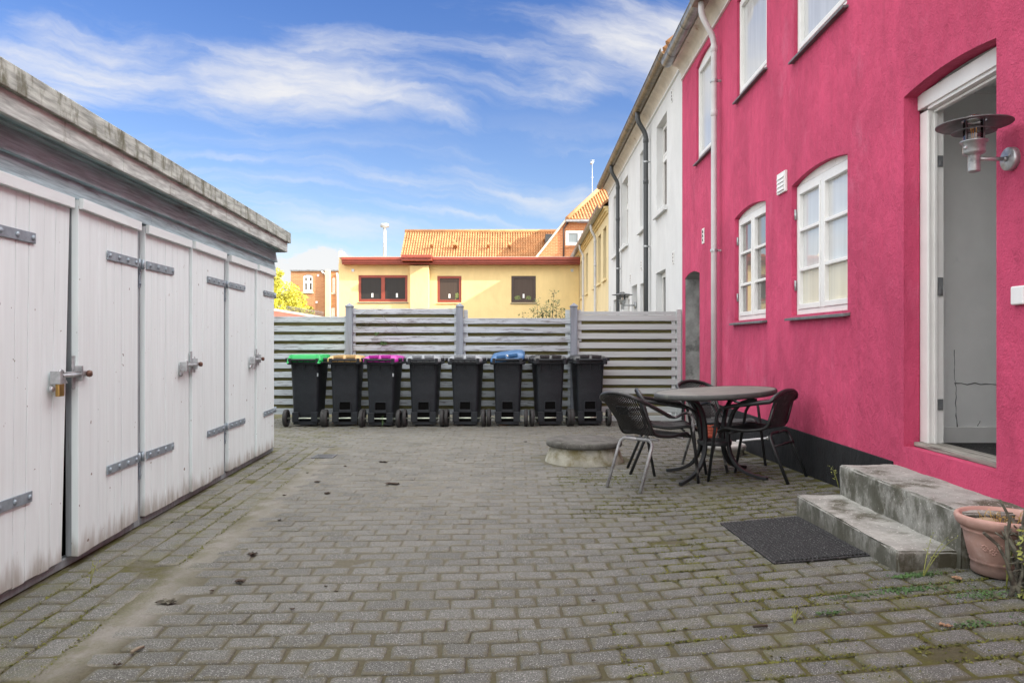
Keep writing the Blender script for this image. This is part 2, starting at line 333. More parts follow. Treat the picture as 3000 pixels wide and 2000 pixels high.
M['leaf_green'] = pmat('olive_green_leaves', (0.13, 0.16, 0.045), 0.55, 0.5, 3, bump=0)
M['leaf_weed'] = pmat('yellowish_weed', (0.22, 0.24, 0.05), 0.6, 0.4, 9, bump=0)
M['moss'] = pmat('moss', (0.10, 0.105, 0.018), 0.95, 0.5, 9, bump=0, world=True)
M['clover'] = pmat('creeping_weed_leaves', (0.055, 0.12, 0.03), 0.7, 0.5, 12, bump=0, world=True)
M['straw'] = pmat('dry_straw', (0.45, 0.30, 0.08), 0.8, 0.4, 12, bump=0)
M['twig'] = pmat('grey_brown_twig', (0.17, 0.14, 0.10), 0.85, 0.4, 20, bump=0.3)
M['bark'] = pmat('lichen_grey_bark', (0.11, 0.105, 0.08), 0.9, 0.5, 25, bump=0.6, bscale=60, stain=(.05, .04, .03), sscale=14, slo=.5, shi=.65)
M['dead_leaf'] = pmat('dark_dead_leaf', (0.045, 0.03, 0.02), 0.8, 0.4, 30, bump=0)
M['tan_leaf'] = pmat('tan_dead_leaf', (0.33, 0.20, 0.12), 0.8, 0.4, 30, bump=0)
M['paper'] = pmat('crumpled_paper', (0.66, 0.55, 0.40), 0.8, 0.3, 15, bump=0.1)
M['concrete_pale'] = pmat('pale_coping', (0.60, 0.54, 0.46), 0.85, 0.15, 5, bump=0.2)
M['ground'] = pmat('packed_earth', (0.13, 0.115, 0.085), 0.95, 0.3, 1.5, bump=0.4, bscale=20)
M['bulb'] = pmat('amber_filament_bulb', (0.55, 0.25, 0.04), 0.2, 0.1, 10, bump=0)
def glassmat():
    m = bpy.data.materials.new('clear_lamp_glass'); m.use_nodes = True
    g = NT(m.node_tree); out = g.n['Material Output']; g.n.remove(g.n['Principled BSDF'])
    tr = g.new('ShaderNodeBsdfTransparent'); tr.inputs[0].default_value = (.86, .86, .84, 1)
    gl = g.new('ShaderNodeBsdfGlossy'); gl.inputs['Roughness'].default_value = .03
    fr = g.new('ShaderNodeFresnel'); fr.inputs[0].default_value = 1.7
    mx = g.new('ShaderNodeMixShader'); g.l.new(fr.outputs[0], mx.inputs[0]); g.l.new(tr.outputs[0], mx.inputs[1]); g.l.new(gl.outputs[0], mx.inputs[2])
    g.l.new(mx.outputs[0], out.inputs[0]); return m
M['glass'] = glassmat()

def pavermat():
    m = bpy.data.materials.new('concrete_paver'); m.use_nodes = True
    g = NT(m.node_tree); p = g.n['Principled BSDF']
    o = g.new('ShaderNodeTexCoord').outputs['Object']
    at = g.new('ShaderNodeAttribute'); at.attribute_name = 'tone'
    s = g.new('ShaderNodeSeparateColor'); g.l.new(at.outputs['Color'], s.inputs[0])
    c = g.mix(s.outputs[0], (0.088, 0.090, 0.083), (0.152, 0.155, 0.144))
    c = g.mix(g.math('MULTIPLY', g.ramp(g.noise(o, 2.3, 8, .65), .42, .72), .40), c, (0.095, 0.093, 0.080))
    c = g.mix(g.math('MULTIPLY', g.ramp(g.noise(g.mapping(o, loc=(4, 1, 1)), 38, 5, .7), .40, .66), .55), c, (0.070, 0.072, 0.064))
    c = g.mix(g.math('MULTIPLY', g.ramp(g.noise(o, 150, 2, .5), .48, .60), .65), c, (0.052, 0.053, 0.048))
    c = g.mix(g.math('MULTIPLY', g.ramp(g.noise(g.mapping(o, loc=(5, 2, 1)), 200, 2, .5), .57, .67), .75), c, (0.40, 0.40, 0.385))
    grit = g.ramp(g.math('ADD', g.math('MULTIPLY', at.outputs['Alpha'], .17), g.noise(g.mapping(o, loc=(1, 3, 1)), 15, 9, .82)), .57, .74)
    jc = g.mix(g.noise(o, 60, 4, .7), (0.045, 0.042, 0.024), (0.130, 0.120, 0.080))
    jc = g.mix(g.math('MULTIPLY', s.outputs[1], .75), jc, (0.235, 0.222, 0.192))
    c = g.mix(g.math('MULTIPLY', grit, .92), c, jc)
    dust = g.math('MULTIPLY', s.outputs[1], g.ramp(g.noise(g.mapping(o, loc=(2, 7, 1)), 3.2, 8, .7), .30, .66))
    c = g.mix(g.math('MULTIPLY', dust, .70), c, g.mix(g.noise(o, 70, 4, .7), (0.15, 0.145, 0.125), (0.31, 0.30, 0.265)))
    moss = g.math('MULTIPLY', s.outputs[2], g.ramp(g.noise(g.mapping(o, loc=(8, 1, 3)), 5.5, 8, .7), .45, .70))
    c = g.mix(g.math('MULTIPLY', moss, .75), c, (0.115, 0.115, 0.045))
    g.l.new(c, p.inputs['Base Color']); p.inputs['Roughness'].default_value = .88; p.inputs['Specular IOR Level'].default_value = .3
    b = g.new('ShaderNodeBump'); b.inputs['Strength'].default_value = .8; b.inputs['Distance'].default_value = .006
    g.put(b.inputs['Height'], g.noise(o, 85, 5, .7)); g.l.new(b.outputs[0], p.inputs['Normal'])
    return m
M['paver'] = pavermat()
def bedmat():
    m = bpy.data.materials.new('joint_sand_and_moss'); m.use_nodes = True
    g = NT(m.node_tree); p = g.n['Principled BSDF']
    o = g.new('ShaderNodeTexCoord').outputs['Object']
    at = g.new('ShaderNodeAttribute'); at.attribute_name = 'tone'
    s = g.new('ShaderNodeSeparateColor'); g.l.new(at.outputs['Color'], s.inputs[0])
    c = g.mix(g.noise(o, 55, 5, .7), (0.040, 0.036, 0.020), (0.125, 0.112, 0.070))
    c = g.mix(g.math('MULTIPLY', s.outputs[1], .92), c, g.mix(g.noise(o, 80, 4, .7), (0.195, 0.19, 0.17), (0.315, 0.305, 0.278)))
    mo = g.math('MULTIPLY', g.ramp(g.noise(o, 6, 7, .7), .38, .62), s.outputs[2])
    c = g.mix(mo, c, g.mix(g.noise(o, 60, 3, .6), (0.052, 0.050, 0.016), (0.135, 0.135, 0.040)))
    g.l.new(c, p.inputs['Base Color']); p.inputs['Roughness'].default_value = .97; p.inputs['Specular IOR Level'].default_value = .1
    b = g.new('ShaderNodeBump'); b.inputs['Strength'].default_value = 1; b.inputs['Distance'].default_value = .012
    g.put(b.inputs['Height'], g.noise(o, 90, 4, .65)); g.l.new(b.outputs[0], p.inputs['Normal'])
    return m
M['bed'] = bedmat()

# ------------------------------------------------------------------ mesh helpers
class MB:
    def __init__(s, P=None):
        s.v = []; s.f = []; s.sm = []; s.P = P
    def pt(s, p):
        if s.P: p = s.P(*p)
        s.v.append(tuple(p)); return len(s.v) - 1
    def face(s, pts, smooth=False):
        s.f.append([s.pt(p) for p in pts]); s.sm.append(smooth)
    def idx(s, ids, smooth=False):
        s.f.append(list(ids)); s.sm.append(smooth)
    def box(s, x0, x1, y0, y1, z0, z1):
        i = [s.pt(p) for p in ((x0, y0, z0), (x1, y0, z0), (x1, y1, z0), (x0, y1, z0), (x0, y0, z1), (x1, y0, z1), (x1, y1, z1), (x0, y1, z1))]
        for q in ((0, 3, 2, 1), (4, 5, 6, 7), (0, 1, 5, 4), (1, 2, 6, 5), (2, 3, 7, 6), (3, 0, 4, 7)):
            s.idx([i[k] for k in q])
        return s
    def hexa(s, pts):
        i = [s.pt(p) for p in pts]
        for q in ((0, 3, 2, 1), (4, 5, 6, 7), (0, 1, 5, 4), (1, 2, 6, 5), (2, 3, 7, 6), (3, 0, 4, 7)):
            s.idx([i[k] for k in q])
        return s
    def prism(s, poly, off):
        """poly: list of 3D points, off: vector"""
        n = len(poly)
        a = [s.pt(p) for p in poly]; b = [s.pt(tuple(Vector(p) + Vector(off))) for p in poly]
        s.idx(a[::-1]); s.idx(b)
        for k in range(n):
            s.idx([a[k], a[(k + 1) % n], b[(k + 1) % n], b[k]])
        return s
    def tube(s, path, r, seg=8, cap=True, smooth=True, flat=None):
        path = [Vector(p) for p in path]; n = len(path)
        rr = r if isinstance(r, (list, tuple)) else [r] * n
        rings = []; prev = None
        for k, p in enumerate(path):
            t = (path[min(k + 1, n - 1)] - path[max(k - 1, 0)]).normalized()
            if prev is None:
                u = Vector((0, 0, 1)) if abs(t.z) < 0.9 else Vector((1, 0, 0))
                u = (u - t * u.dot(t)).normalized()
            else:
                u = prev - t * prev.dot(t)
                u = u.normalized() if u.length > 1e-6 else t.orthogonal().normalized()
            prev = u; w = t.cross(u)
            ring = []
            for j in range(seg):
                a = 2 * math.pi * (j + (.5 if seg == 4 else 0)) / seg
                ring.append(s.pt(p + u * (math.cos(a) * rr[k] * (flat[0] if flat else 1)) + w * (math.sin(a) * rr[k] * (flat[1] if flat else 1))))
            rings.append(ring)
        for k in range(n - 1):
            for j in range(seg):
                s.idx([rings[k][j], rings[k][(j + 1) % seg], rings[k + 1][(j + 1) % seg], rings[k + 1][j]], smooth)
        if cap:
            s.idx(rings[0][::-1]); s.idx(rings[-1])
        return s
    def lathe(s, prof, c=(0, 0, 0), seg=32, smooth=True, axis='Z', close=True):
        rings = []
        for r, h in prof:
            ring = []
            for j in range(seg):
                a = 2 * math.pi * j / seg
                q = (r * math.cos(a), r * math.sin(a), h)
                if axis == 'X': q = (h, q[0], q[1])
                elif axis == 'Y': q = (q[0], h, q[1])
                ring.append(s.pt((c[0] + q[0], c[1] + q[1], c[2] + q[2])))
            rings.append(ring)
        for k in range(len(rings) - 1):
            for j in range(seg):
                s.idx([rings[k][j], rings[k][(j + 1) % seg], rings[k + 1][(j + 1) % seg], rings[k + 1][j]], smooth)
        if close:
            s.idx(rings[0][::-1]); s.idx(rings[-1])
        return s
    def build(s, name, mat, parent=None, bevel=0, bseg=2, recalc=True, root=None):
        me = bpy.data.meshes.new(name)
        org = Vector((0, 0, 0))
        r = root or parent
        while r is not None:
            org += r.location; r = r.parent
        vs = [tuple(Vector(p) - org) for p in s.v]
        me.from_pydata(vs, [], s.f)
        for p, sm in zip(me.polygons, s.sm): p.use_smooth = sm
        if recalc:
            bm = bmesh.new(); bm.from_mesh(me); bmesh.ops.recalc_face_normals(bm, faces=bm.faces); bm.to_mesh(me); bm.free()
        me.materials.append(mat)
        o = bpy.data.objects.new(name, me); COL.objects.link(o)
        if parent: o.parent = parent
        if bevel:
            b = o.modifiers.new('bevel', 'BEVEL'); b.width = bevel; b.segments = bseg; b.limit_method = 'ANGLE'; b.angle_limit = R(40)
        return o

def tag(o, label, cat, group=None, kind=None):
    if label: o['label'] = label
    if cat: o['category'] = cat
    if group: o['group'] = group
    if kind: o['kind'] = kind
    return o
def thing(name, label, cat, loc=(0, 0, 0), group=None):
    o = bpy.data.objects.new(name, None); COL.objects.link(o)
    o.empty_display_size = .2; o.location = loc
    return tag(o, label, cat, group)
def kids(o): return [c for c in bpy.data.objects if c.parent == o]
def copy_tree(o, parent=None):
    c = o.copy(); COL.objects.link(c); c.parent = parent
    for k in kids(o): copy_tree(k, c)
    return c
def arcpts(p0, p1, p2, n=6):
    """quadratic bend p0 -> p1 (control) -> p2"""
    p0, p1, p2 = Vector(p0), Vector(p1), Vector(p2)
    return [p0 * (1 - t) ** 2 + p1 * 2 * t * (1 - t) + p2 * t * t for t in (k / n for k in range(n + 1))]
def round_path(pts, rad=0.05, n=5):
    pts = [Vector(p) for p in pts]; out = [pts[0]]
    for k in range(1, len(pts) - 1):
        a, b, c = pts[k - 1], pts[k], pts[k + 1]
        r = min(rad, (a - b).length * .48, (c - b).length * .48)
        out += arcpts(b + (a - b).normalized() * r, b, b + (c - b).normalized() * r, n)
    out.append(pts[-1]); return out
def hexloop(poly):
    return poly

def gz(x, y):
    p = 0.083 + 0.09 * (x - 1.83) - 0.035 * (y - 4.8)
    return 0.5 * (p + math.sqrt(p * p + 0.0009)) - 0.002
# ------------------------------------------------------------------ ground and paving
def pinkX(s): return 2.367 + 0.018 * s
def shedX(s): return -2.132 - 0.058 * s
def nearf(x, y): return max(0, 1 - abs((x - shedX(y)) - 0.66 - .05 * mnoise.noise((y * 1.3, x * 2, 1))) / 0.125) * max(0, min(1, (8.2 - y) / .8)) * max(.25, min(1, .72 + .75 * mnoise.noise((y * 1.7, 3, 2))))
def dustf(x, y):
    f = max(0, min(1, 1 - abs(y - 6.6) / 4.2)) * max(0, min(1, (1.6 - x) / 2.0))
    near = nearf(x, y)
    far = max(0, min(1, (y - 7.5) / 2.5)) * .55
    return max(0, min(1, .03 + .72 * f + 1.0 * min(1, 1.5 * near) + far * (.6 if x < 1.6 else .2)))
def mossf(x, y):
    right = max(0, min(1, (x - 0.2) / 1.0)) * max(0, min(1, (8.2 - y) / 2.5))
    left = max(0, min(1, (0.75 - (x - shedX(y))) / .3))
    return min(1, .12 + right + .8 * left)

def set_tone(o, cols):
    a = o.data.color_attributes.new('tone', 'FLOAT_COLOR', 'POINT')
    for k, c in enumerate(cols): a.data[k].color = tuple(c) if len(c) == 4 else (*c, 1)

mb = MB(); nx, ny = 190, 300; cols = []
X0, X1, Y0, Y1 = -6.0, 4.2, -3.0, 12.4
ids = []
for j in range(ny + 1):
    for i in range(nx + 1):
        x = X0 + (X1 - X0) * i / nx; y = Y0 + (Y1 - Y0) * j / ny
        ids.append(mb.pt((x, y, gz(x, y) - 0.0068 + 0.0035 * dustf(x, y) + .0055 * min(1, 1.6 * nearf(x, y)) * (.75 + .5 * mnoise.noise((x * 2, y * 1.1, 8))) + 0.0035 * mnoise.noise((x * 3, y * 3, 0)) + (0.003 + 0.004 * dustf(x, y)) * mnoise.noise((x * 9, y * 9, 5))))); cols.append((0, dustf(x, y), mossf(x, y)))
for j in range(ny):
    for i in range(nx):
        k = j * (nx + 1) + i; mb.idx([k, k + 1, k + nx + 2, k + nx + 1], True)
o = mb.build('courtyard_ground', M['bed']); set_tone(o, cols); tag(o, None, None, kind='structure')

mb = MB(); mb.face([(-400, -200, -.06), (400, -200, -.06), (400, 700, -.06), (-400, 700, -.06)])
tag(mb.build('ground', M['ground']), None, None, kind='structure')

mb = MB(); cols = []
def paver(cx, cy, ang, L, W):
    ca, sa = math.cos(ang), math.sin(ang)
    t = random.random(); dz = random.gauss(0, .0018) - (.004 if random.random() < .05 else 0); tx = random.gauss(0, .009); ty = random.gauss(0, .012)
    rnd = random.uniform(.006, .013)
    jit = [(random.gauss(0, .0028), random.gauss(0, .0028)) for _ in range(4)]
    def ring(ins, z, rc, e=1.0):
        hx, hy = L / 2 - ins, W / 2 - ins; pts = []
        for (px, py, q) in ((hx, -hy + rc, 0), (hx, hy - rc, 0), (hx - rc * .35, hy - rc * .35, 1), (hx - rc, hy, 0), (-hx + rc, hy, 0), (-hx + rc * .35, hy - rc * .35, 1), (-hx, hy - rc, 0), (-hx, -hy + rc, 0),
                            (-hx + rc * .35, -hy + rc * .35, 1), (-hx + rc, -hy, 0), (hx - rc, -hy, 0), (hx - rc * .35, -hy + rc * .35, 1)):
            jx, jy = jit[(len(pts) + 2) // 3 % 4]; px += jx; py += jy
            x = cx + px * ca - py * sa; y = cy + px * sa + py * ca
            pts.append(mb.pt((x, y, gz(x, y) + dz + tx * px + ty * py + z)))
            cols.append((t, dustf(x, y), mossf(x, y) * .8, e))
        return pts
    r1 = ring(0, -.016, rnd); r2 = ring(.0015, -.005, rnd); r3 = ring(.005, -.0012, rnd); r4 = ring(.011, 0.0003, rnd * .8); r5 = ring(.030, 0.0012, rnd * .8, .0)
    for a, b in ((r1, r2), (r2, r3), (r3, r4), (r4, r5)):
        for k in range(12): mb.idx([a[k], a[(k + 1) % 12], b[(k + 1) % 12], b[k]], True)
    mb.idx(r5, True)
WELL = (0.729, 7.60)
PW, PL = 0.131, 0.195
row = 0; y = 1.6
while y < 11.9:
    n = 0; x = -3.1 - 5 * PL * (y > 8.0) + (PL / 2 if row % 2 else 0) + random.uniform(-.012, .012)
    while x < 2.75:
        bend = 0.035 * x + 0.02 * math.sin(x * 1.1 + y * .35)
        yy = y + bend
        if (x - shedX(yy) > 0.70 + random.uniform(-.02, .05) or yy > 8.55) and x < pinkX(yy) - .06 and math.hypot(x - WELL[0], yy - WELL[1]) > .47:
            paver(x + random.gauss(0, .002), yy + random.gauss(0, .002), .035 + .022 * math.cos(x * 1.1 + y * .35) + random.gauss(0, .008), PL - .0075 - .005 * mossf(x, yy) + random.gauss(0, .002), PW - .008 - .005 * mossf(x, yy) + random.gauss(0, .002))
        x += PL
    y += PW; row += 1
# band of pavers laid along the shed
ang = math.atan2(1, -0.058)
for k in range(4):
    s = 1.3 + (PL / 2 if k % 2 else 0)
    while s < 8.6:
        x = shedX(s) + .09 + k * .139
        if random.random() > .03: paver(x, s, ang + random.gauss(0, .012), PL - .010, .128)
        s += PL
o = mb.build('courtyard_paving', M['paver'], recalc=False); set_tone(o, cols); tag(o, None, None, kind='structure')

# ------------------------------------------------------------------ facades
def facade(mb, s0, s1, z0, z1, ops, depth=.14):
    """front sheet with openings in (s, d, z); ops: (s0, s1, z0, zspring, rise)"""
    def ztop(o, s):
        if o[4] <= 0: return o[3]
        t = (s - o[0]) / (o[1] - o[0]) * 2 - 1
        return o[3] + o[4] * (1 - t * t)
    br = {s0, s1}
    for o in ops:
        n = 14 if o[4] > 0 else 1
        for k in range(n + 1): br.add(round(o[0] + (o[1] - o[0]) * k / n, 5))
    br = sorted(b for b in br if s0 <= b <= s1)
    for a, b in zip(br, br[1:]):
        if b - a < 1e-5: continue
        mid = (a + b) / 2; za, zb = z0, z0
        for o in sorted((o for o in ops if o[0] < mid < o[1]), key=lambda o: o[2]):
            mb.face([(a, 0, za), (b, 0, zb), (b, 0, o[2]), (a, 0, o[2])])
            za, zb = ztop(o, a), ztop(o, b)
            dp = o[5] if len(o) > 5 else depth
            mb.face([(a, 0, za), (b, 0, zb), (b, -dp, zb), (a, -dp, za)])
        mb.face([(a, 0, za), (b, 0, zb), (b, 0, z1), (a, 0, z1)])
    for o in ops:
        dp = o[5] if len(o) > 5 else depth
        for s in (o[0], o[1]): mb.face([(s, 0, o[2]), (s, 0, o[3]), (s, -dp, o[3]), (s, -dp, o[2])])
        mb.face([(o[0], 0, o[2]), (o[1], 0, o[2]), (o[1], -dp, o[2]), (o[0], -dp, o[2])])

def window(root, P, s0, s1, z0, z1, rise, d, frame, pane, cols=2, rows=3, fw=.055, fd=.06, sill=None, sill_mat=None, bar=.028, lower=None, mull=.09, head=None, transom=None, name='window'):
    """casement window as a part > pane, sill"""
    f = MB(P)
    f.box(s0, s0 + fw, d - fd, d, z0, z1); f.box(s1 - fw, s1, d - fd, d, z0, z1)
    f.box(s0 + fw, s1 - fw, d - fd, d, z0, z0 + fw); f.box(s0 + fw, s1 - fw, d - fd, d, z1 - fw, z1)
    a, b, za, zb = s0 + fw, s1 - fw, z0 + fw, z1 - fw
    w = (b - a - mull * (cols - 1)) / cols
    zr = [za] + ([za + (zb - za) * transom] if transom else []) + [zb]
    for c in range(cols):
        sa = a + c * (w + mull)
        if c: f.box(sa - mull, sa, d - fd, d + .004, za, zb)
        for lo, hi in zip(zr, zr[1:]):
            if hi < zb: f.box(sa, sa + w, d - fd, d + .002, hi - .03, hi + .03)
            lo2 = lo + (.03 if lo > za else 0); hi2 = hi - (.03 if hi < zb else 0)
            c2 = .035
            f.box(sa + .004, sa + c2, d - .045, d + .008, lo2, hi2); f.box(sa + w - c2, sa + w - .004, d - .045, d + .008, lo2, hi2)
            f.box(sa + c2, sa + w - c2, d - .045, d + .008, lo2 + .002, lo2 + c2 + .012); f.box(sa + c2, sa + w - c2, d - .045, d + .008, hi2 - c2, hi2 - .002)
            nr = rows if not transom else 1
            for r in range(1, nr):
                zz = lo2 + (hi2 - lo2) * r / nr
                f.box(sa + c2, sa + w - c2, d - .042, d + .004, zz - bar / 2, zz + bar / 2)
    fo = f.build(name, frame, root, bevel=.004)
    p = MB(P); zmid = za + (zb - za) / rows
    if lower:
        p.box(a, b, d - .034, d - .028, zmid, zb); q = MB(P); q.box(a, b, d - .034, d - .028, za, zmid - .001); q.build('lower_pane', lower, fo)
    else:
        p.box(a, b, d - .034, d - .028, za, zb)
    p.build('pane', pane, fo)
    if rise > 0:   # arched head board above the frame
        h = MB(P); n = 12; pts = []
        for k in range(n + 1):
            t = k / n; s = s0 + (s1 - s0) * t; pts.append((s, z1 + .004 + .001 + (rise + .02) * (1 - (2 * t - 1) ** 2)))
        poly = [(s0, z1 + .004)] + pts[1:-1] + [(s1, z1 + .004)]
        A = [h.pt((s, d - .006, z)) for s, z in poly]; B = [h.pt((s, d - .05, z)) for s, z in poly]
        h.idx(A); h.idx(B[::-1])
        for k in range(len(A)): h.idx([A[k], A[(k + 1) % len(A)], B[(k + 1) % len(A)], B[k]])
        h.build('head_board', head or frame, fo)
    if sill:
        q = MB(P); e, out, th = sill
        q.hexa([(s0 - e, -.12, z0 - .006), (s1 + e, -.12, z0 - .006), (s1 + e, out, z0 - .03), (s0 - e, out, z0 - .03),
                (s0 - e, -.12, z0 - .006 - th), (s1 + e, -.12, z0 - .006 - th), (s1 + e, out, z0 - .03 - th), (s0 - e, out, z0 - .03 - th)])
        q.build('sill', sill_mat or frame, fo, bevel=.003)
    return fo

def gutter(root, P, s0, s1, d, z, r, mat, every=.95, name='gutter'):
    g = MB(P); n = 10; th = .006
    for s in (s0, s1):
        pass
    def prof(rad): return [(d + rad * math.cos(math.pi + math.pi * k / n), z + rad * math.sin(math.pi + math.pi * k / n)) for k in range(n + 1)]
    o, i = prof(r), prof(r - th)
    for k in range(n):
        g.face([(s0, *o[k]), (s1, *o[k]), (s1, *o[k + 1]), (s0, *o[k + 1])], True)
        g.face([(s0, *i[k]), (s1, *i[k]), (s1, *i[k + 1]), (s0, *i[k + 1])], True)
        for s in (s0, s1): g.face([(s, *o[k]), (s, *o[k + 1]), (s, *i[k + 1]), (s, *i[k])])
    g.tube([(s0, d + r, z + .004), (s1, d + r, z + .004)], .010, 8)
    go = g.build(name, mat, root)
    s = max(s0, 2.0) + .3
    while s < s1 - .1:
        q = MB(P); a = prof(r + .004)
        for k in range(n): q.face([(s, *a[k]), (s + .025, *a[k]), (s + .025, *a[k + 1]), (s, *a[k + 1])], True)
        q.box(s, s + .025, d - r - .10, d - r + .01, z - .02, z + .005)
        q.build('gutter_bracket', M['galv_dark'], go); s += every
    return go

def downpipe(root, P, s, zt, zb, dg, zg, mat, r=.04, clips=(), name='downpipe'):
    g = MB(P)
    path = round_path([(s, dg, zg), (s, dg, zg - .16), (s, .085, zt), (s, .085, zt - .25)], .09, 6)[:-1] + [Vector((s, .085, z)) for z in (zt - .3, (zt + zb) / 2, zb)]
    g.tube(path, r, 14)
    for z in (zt - .12, zt - .9 if zt > 3 else zt - .3): g.lathe([(r + .001, -.04), (r + .006, -.035), (r + .006, .035), (r + .001, .04)], (s, .085, z), 14, close=False)
    o = g.build(name, mat, root)
    for z in clips:
        c = MB(P); c.lathe([(r + .009, -.016), (r + .011, 0), (r + .009, .016)], (s, .085, z), 14, close=False); c.box(s - .012, s + .012, -.02, .05, z - .012, z + .012)
        c.build('pipe_clip', M['galv'], o)
    return o

def pantiles(mb, O, U, V, nu, nv, amp=.028, per=7):
    """O corner at eave, U along eave (unit * tile width), V up slope (unit*tile length); rolls run up the slope, rows overlap"""
    O, U, V = Vector(O), Vector(U), Vector(V); N = U.cross(V).normalized()
    if N.z < 0: N = -N
    for r in range(nv):
        rows = []
        for e in (0, 1):
            ring = []
            for k in range(nu * per + 1):
                ph = k / per
                h = amp * (math.sin(2 * math.pi * ph) * .8 + .35 * math.sin(4 * math.pi * ph + .6))
                p = O + U * ph + V * (r + e * 1.02) + N * (h + (.014 if e == 0 else .0) + .002 * random.random())
                ring.append(mb.pt(p))
            rows.append(ring)
        low = [mb.pt(Vector(mb.v[i]) - N * .03) for i in rows[0]]
        for k in range(nu * per):
            mb.idx([rows[0][k], rows[0][k + 1], rows[1][k + 1], rows[1][k]], True)
            mb.idx([low[k], low[k + 1], rows[0][k + 1], rows[0][k]])

def cove(mb, s0, s1, z0, z1, out):
    pr = [(-.05, z0), (.012, z0)]
    for k in range(9):
        t = k / 8 * math.pi / 2; pr.append((.02 + (out - .03) * (1 - math.cos(t)), z0 + .03 + (z1 - z0 - .06) * math.sin(t)))
    pr += [(out, z1 - .028), (out, z1), (-.05, z1)]
    for (d0, q0), (d1, q1) in zip(pr, pr[1:]): mb.face([(s0, d0, q0), (s1, d0, q0), (s1, d1, q1), (s0, d1, q1)], False)
    for s in (s0, s1): mb.face([(s, dd, q) for dd, q in pr])
def P_pink(s, d, z): return (pinkX(s) - d, s, z)

# ---- pink house
S0, S1 = -4.5, 11.34
pink = thing('pink_house', 'bright pink plastered two storey house with white windows, black base and open doorway', 'house', (pinkX(5), 5, 0))
ops = [(3.775, 4.70, .545, 2.725, .035, .10), (5.52, 6.68, 1.43, 2.578, .058), (7.40, 8.50, 1.43, 2.585, .055), (10.21, 11.14, -.1, 2.13, .06, .40),
       (5.53, 6.62, 3.69, 4.98, .05), (7.37, 8.41, 3.90, 5.0, .05), (9.42, 10.40, 3.67, 4.98, .06),
       (1.3, 2.4, 3.69, 4.98, .05), (-.9, .2, 3.69, 4.98, .05)]
mb = MB(P_pink); facade(mb, S0, S1, -.2, 5.2, ops)
# end gables and back wall
mb.face([(S0, 0, -.2), (S0, -7.4, -.2), (S0, -7.4, 5.2), (S0, -3.7, 8.3), (S0, 0, 5.2)]); mb.face([(S1, -.01, -.2), (S1, -7.4, -.2), (S1, -7.4, 5.2), (S1, -3.7, 8.3), (S1, -.01, 5.2)])
mb.face([(S0, -7.4, -.2), (S1, -7.4, -.2), (S1, -7.4, 5.2), (S0, -7.4, 5.2)])
bm_w = mb.build('wall', M['pink'], pink)
for a, b in ((S0, 3.45), (4.83, 10.2), (11.15, S1 - .002)): mb = MB(P_pink); mb.box(a, b, -.03, .012, -.2, .43); mb.build('plinth', M['black_plinth'], pink, bevel=.004)
# lining of the arched passage
mb = MB(P_pink); a, b = 10.212, 11.138
for s, e in ((a, a + .004), (b, b - .004)): mb.hexa([(s, -.006, -.1), (e, -.006, -.1), (e, -.39, -.1), (s, -.39, -.1), (s, -.006, 2.125), (e, -.006, 2.125), (e, -.39, 2.125), (s, -.39, 2.125)])
mb.box(a, b, -.44, -.40, -.1, 2.3)
n = 12
for k in range(n):
    t0, t1 = k / n, (k + 1) / n; z0, z1 = (2.126 + .06 * (1 - (2 * t - 1) ** 2) for t in (t0, t1))
    mb.face([(a + (b - a) * t0, -.006, z0), (a + (b - a) * t1, -.006, z1), (a + (b - a) * t1, -.39, z1), (a + (b - a) * t0, -.39, z0)])
mb.build('passage_lining', M['grey_render'], pink)
for k, (s0, s1, z0, z1, rise) in enumerate([o[:5] for o in ops if o[2] == 1.43]):
    w = window(pink, P_pink, s0 + .004, s1 - .004, z0 + .004, z1 - .012, rise, -.045, M['white_paint'], M['pane_pink'] if k == 0 else M['pane_mirror'], 2, 3, sill=(.05, .05, .022), sill_mat=M['slate'], lower=M['pane_rib'] if k == 0 else M['pane_mirror'], head=M['peel_white'], fw=.045, mull=.05)
    for z in (z0 + .22, z1 - .3): hg = MB(P_pink); hg.tube([(s1 - .012, -.03, z), (s1 - .012, -.03, z + .09)], .010, 8); hg.build('hinge', M['galv'], w)
for (s0, s1, z0, z1, rise) in [o[:5] for o in ops if o[2] > 3]:
    window(pink, P_pink, s0 + .004, s1 - .004, z0 + .004, z1 - .012, rise, -.03, M['white_paint'], M['pane_sky'], 1, 1, sill=(.03, .045, .02), sill_mat=M['slate'], fw=.05)
# door frame
mb = MB(P_pink)
for a, b, st in ((4.608, 4.697, -1), (3.778, 3.867, 1)):
    mb.box(a, b, -.20, -.10, .575, 2.62)
    q = a if st < 0 else b
    mb.box(min(q, q + st * .014), max(q, q + st * .014), -.155, -.135, .575, 2.60)
    mb.box(min(q, q + st * .006), max(q, q + st * .006), -.115, -.104, .575, 2.60)
mb.box(3.868, 4.607, -.20, -.10, 2.62, 2.70); mb.box(3.778, 4.697, -.13, -.085, 2.64, 2.735)
mb.box(3.87, 4.605, -.155, -.135, 2.602, 2.618)
df = mb.build('door_frame', M['white_paint'], pink, bevel=.004)
for z in (.78, 1.48, 2.27):
    h = MB(P_pink); hh = .045 if z != 1.48 else .075
    h.box(4.598, 4.607, -.19, -.158, z, z + hh * 1.5); h.box(4.592, 4.599, -.182, -.170, z + .01, z + hh * .7); h.build('hinge', M['zinc'], df)
mb = MB(P_pink); mb.box(3.778, 4.697, -.22, -.06, .546, .574); mb.build('threshold', M['old_wood'], pink, bevel=.006)
